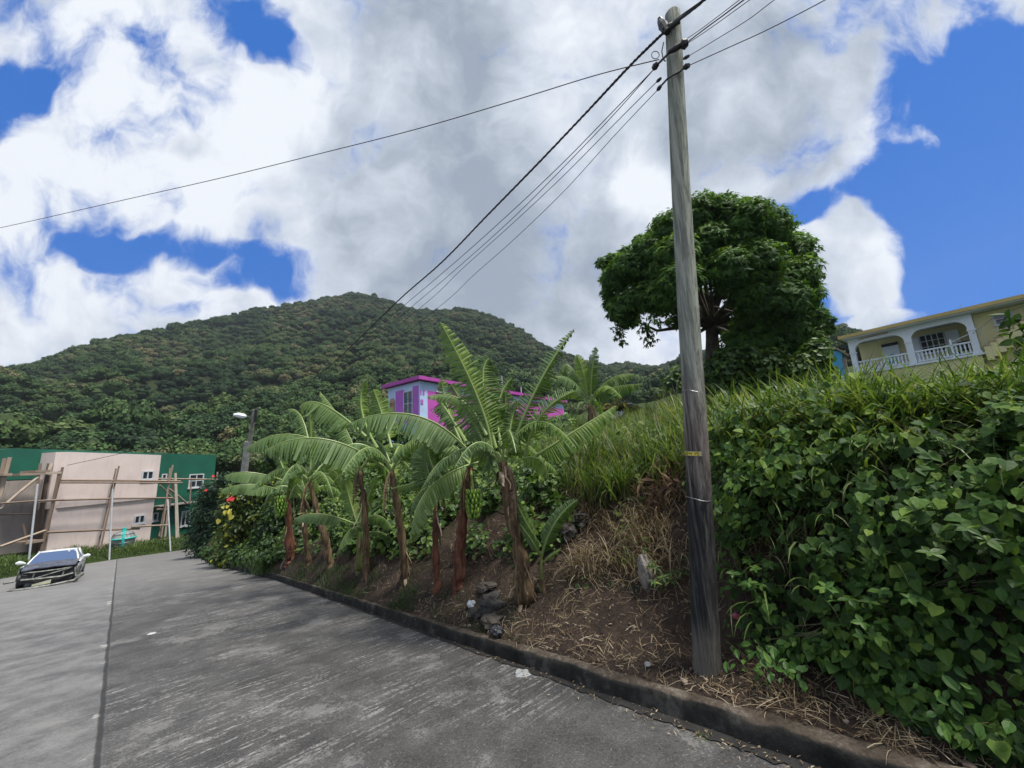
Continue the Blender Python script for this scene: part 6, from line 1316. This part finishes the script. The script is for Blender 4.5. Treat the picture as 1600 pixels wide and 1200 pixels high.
banana('banana plant with a red brown stem and a full green bunch hanging beside it', [(717, 912), (719, 860), (724, 800), (735, 730)], 19, [
    (672, 762, 643, 845, .28, .5, .9, .40, -.35, -.5, False, .62, (758, 720), (1, 1)),
    (652, 650, 545, 662, .38, 1.0, .4, .55, -.2, -.3, False, .42, (737, 712)),
    (690, 745, 668, 700, .18, .5, .6, .1, .3, .4, True, .22),
    (700, 640, 690, 590, .17, .3, .6, .4, .5, .6, True, .45, (725, 700)),
    (690, 630, 700, 655, .2, .6, .9, .6, .5, .5, False, .25, (728, 690)),
    (770, 690, 790, 740, .12, .6, .8, .4, .2, .2, False, .25)], M_ST1, seed=33, bunch=(740, 790, 21), dead=3, sheath=6, extra=8, W0=.26)
banana('slim banana plant with a red stem between the bunch and the fibrous stem', [(683, 920), (681, 870), (680, 820), (684, 760)], 12, [
    (668, 730, 670, 695, .32, .3, .4, .05, .2, .3, True, .16), (700, 745, 712, 790, .12, .7, .8, .3, 0, 0, False, .3), (655, 770, 640, 810, .12, .7, .8, .4, -.1, -.1, False, .3)], M_ST1, seed=41, dead=2, sheath=7, extra=2, W0=.16)
banana('banana plant with a dark fibrous stem and a long leaf arching to the left', [(633, 908), (630, 860), (620, 790), (612, 735)], 14, [
    (506, 686, 414, 704, .42, 1.0, .35, .45, -.5, -.7, False, .33, (600, 730)),
    (505, 632, 468, 636, .34, .95, .5, .6, .2, .3, False, .48, (572, 682)),
    (598, 650, 583, 608, .24, .3, .5, .25, .4, .5, True, .50, (612, 700)),
    (565, 640, 571, 594, .2, .4, .7, .35, .5, .6, True, .38, (590, 700)),
    (640, 756, 664, 748, .14, .7, .6, .1, -.2, -.3, False, .2, (612, 764)),
    (590, 690, 560, 710, .22, .7, .7, .4, .4, .5, False, .25), (650, 690, 668, 720, .20, .6, .8, .3, .4, .4, False, .22)], M_ST2, seed=52, dead=2, sheath=10, extra=6, W0=.25)
banana('banana plant with a thin dark stem in the middle of the row', [(572, 898), (572, 840), (567, 775), (563, 735)], 11, [
    (520, 700, 480, 745, .2, .7, .8, .4, .1, .2, False, .3), (540, 670, 500, 612, .22, .5, .7, .6, .5, .6, False, .42), (590, 710, 605, 760, .17, .6, .8, .2, .1, .1, False, .25)], M_ST2, seed=63, dead=2, sheath=8, extra=7, W0=.25)
banana('leaning banana plant left of the middle with a mottled stem', [(517, 886), (508, 840), (494, 795), (484, 752)], 11, [
    (437, 679, 384, 702, .40, .95, .45, .5, -.1, -.2, False, .36, (500, 690)),
    (470, 650, 450, 640, .22, .5, .9, .9, .5, .8, False, .42, (484, 700)),
    (486, 690, 484, 645, .10, .3, .5, .2, .3, .4, True, .45), (460, 730, 450, 780, .16, .7, .8, .3, .2, .3, False, .25), (520, 735, 535, 770, .18, .6, .8, .4, .2, .2, False, .3)], M_ST2, seed=74, dead=2, sheath=6, extra=6, W0=.27)
banana('short banana plant with a pale green leaf fan, second from the left', [(482, 882), (478, 845), (475, 800), (474, 780)], 9, [
    (462, 765, 462, 745, .13, .3, .4, .1, 0, 0, True, .55), (488, 770, 492, 748, .13, .3, .4, .1, 0, 0, True, .55), (470, 750, 440, 740, .14, .6, .8, .3, .2, .2, False, .4)], M_ST2, seed=85, dead=2, sheath=8, extra=2, W0=.2)
banana('leftmost banana plant with a smooth red stem and two long leaves over the croton', [(454, 876), (452, 830), (450, 785), (456, 762)], 13, [
    (390, 738, 350, 744, .30, 1.0, .45, .10, -.5, -.7, False, .36, (440, 750)),
    (392, 757, 344, 766, .28, 1.0, .45, .15, -.8, -1.0, False, .42, (442, 768)),
    (470, 745, 500, 760, .2, .6, .8, .4, .2, .2, False, .3), (440, 725, 430, 700, .2, .4, .7, .4, .6, .7, True, .3), (425, 765, 412, 800, .2, .7, .8, .3, -.2, -.2, False, .25)], M_ST1, seed=96, bunch=(439, 793, 15), dead=2, sheath=3, extra=3, W0=.25)
banana('low banana sucker with leaves drooping over the grass before the middle stems', [(562, 890), (561, 850), (560, 824)], 10, [
    (500, 803, 460, 811, .20, .7, .7, .05, -.2, -.3, False, .25, (552, 818)),
    (590, 806, 613, 827, .19, .6, .8, .1, -.3, -.4, False, .22, (560, 818)),
    (543, 832, 526, 868, .17, .6, .8, .35, -.4, -.5, False, .48, (563, 824)),
    (595, 832, 617, 848, .12, .6, .7, .3, -.3, -.4, False, .3, (566, 834)),
    (545, 775, 540, 750, .16, .3, .4, .05, .2, .2, True, .5), (575, 780, 588, 745, .14, .4, .5, .1, .2, .2, True, .4)], M_ST3, seed=107, dead=0, sheath=3, W0=.2)
banana('young banana plant with three broad upright leaves right of the largest stem', [(847, 920), (846, 890), (845, 862)], 9, [
    (868, 816, 903, 781, .10, .25, .3, .03, -.05, .0, True, .33, (846, 870)),
    (820, 812, 803, 775, .075, .3, .3, .03, -.05, .0, True, .40, (842, 850)),
    (832, 846, 812, 818, .07, .3, .4, .1, -.2, -.2, True, .25, (844, 868)),
    (862, 868, 877, 857, .03, .4, .4, .05, -.1, -.1, True, .6, (846, 880)), (855, 840, 866, 822, .06, .3, .3, .1, .05, .1, True, .2, (846, 866))], M_ST3, seed=118, dead=0, sheath=2)
banana('banana plant standing farther back on the bank between the pink house and the board shed', [(925, 700), (924, 668), (922, 632)], 13, [
    (912, 585, 900, 554, .26, .4, .5, .15, 0, 0, True, .50, (919, 634)),
    (925, 582, 931, 542, .26, .5, .6, .15, -.1, -.1, True, .25, (923, 630)),
    (955, 592, 990, 585, .36, 1.0, .45, .85, -.2, -.3, False, .30, (926, 622)),
    (950, 608, 1003, 600, .36, 1.0, .5, .9, -.5, -.9, False, .28, (926, 628)),
    (890, 592, 860, 592, .36, .9, .6, .95, -.1, -.2, False, .35, (918, 626)),
    (885, 570, 868, 610, .32, .9, .6, .95, .3, .4, False, .35, (918, 620)),
    (904, 632, 899, 655, .06, .6, .6, .4, -.3, -.3, False, .6, (915, 630))], M_ST2, tt=12.5, seed=129, dead=2, sheath=4, extra=3, W0=.3)
# ------------------------------------------------------------------ haze
hz = NT('haze_air'); pv = hz.n('VolumePrincipled'); pv.inputs['Density'].default_value = .0002; pv.inputs['Color'].default_value = (.80, .88, 1, 1); pv.inputs['Anisotropy'].default_value = .2
ho = hz.n('OutputMaterial'); hz.t.links.new(pv.outputs[0], ho.inputs['Volume'])
g = Geo(); g.box((-640, -60, -12), (640, 760, 240), None); g.build('haze', hz.m, kind='stuff')
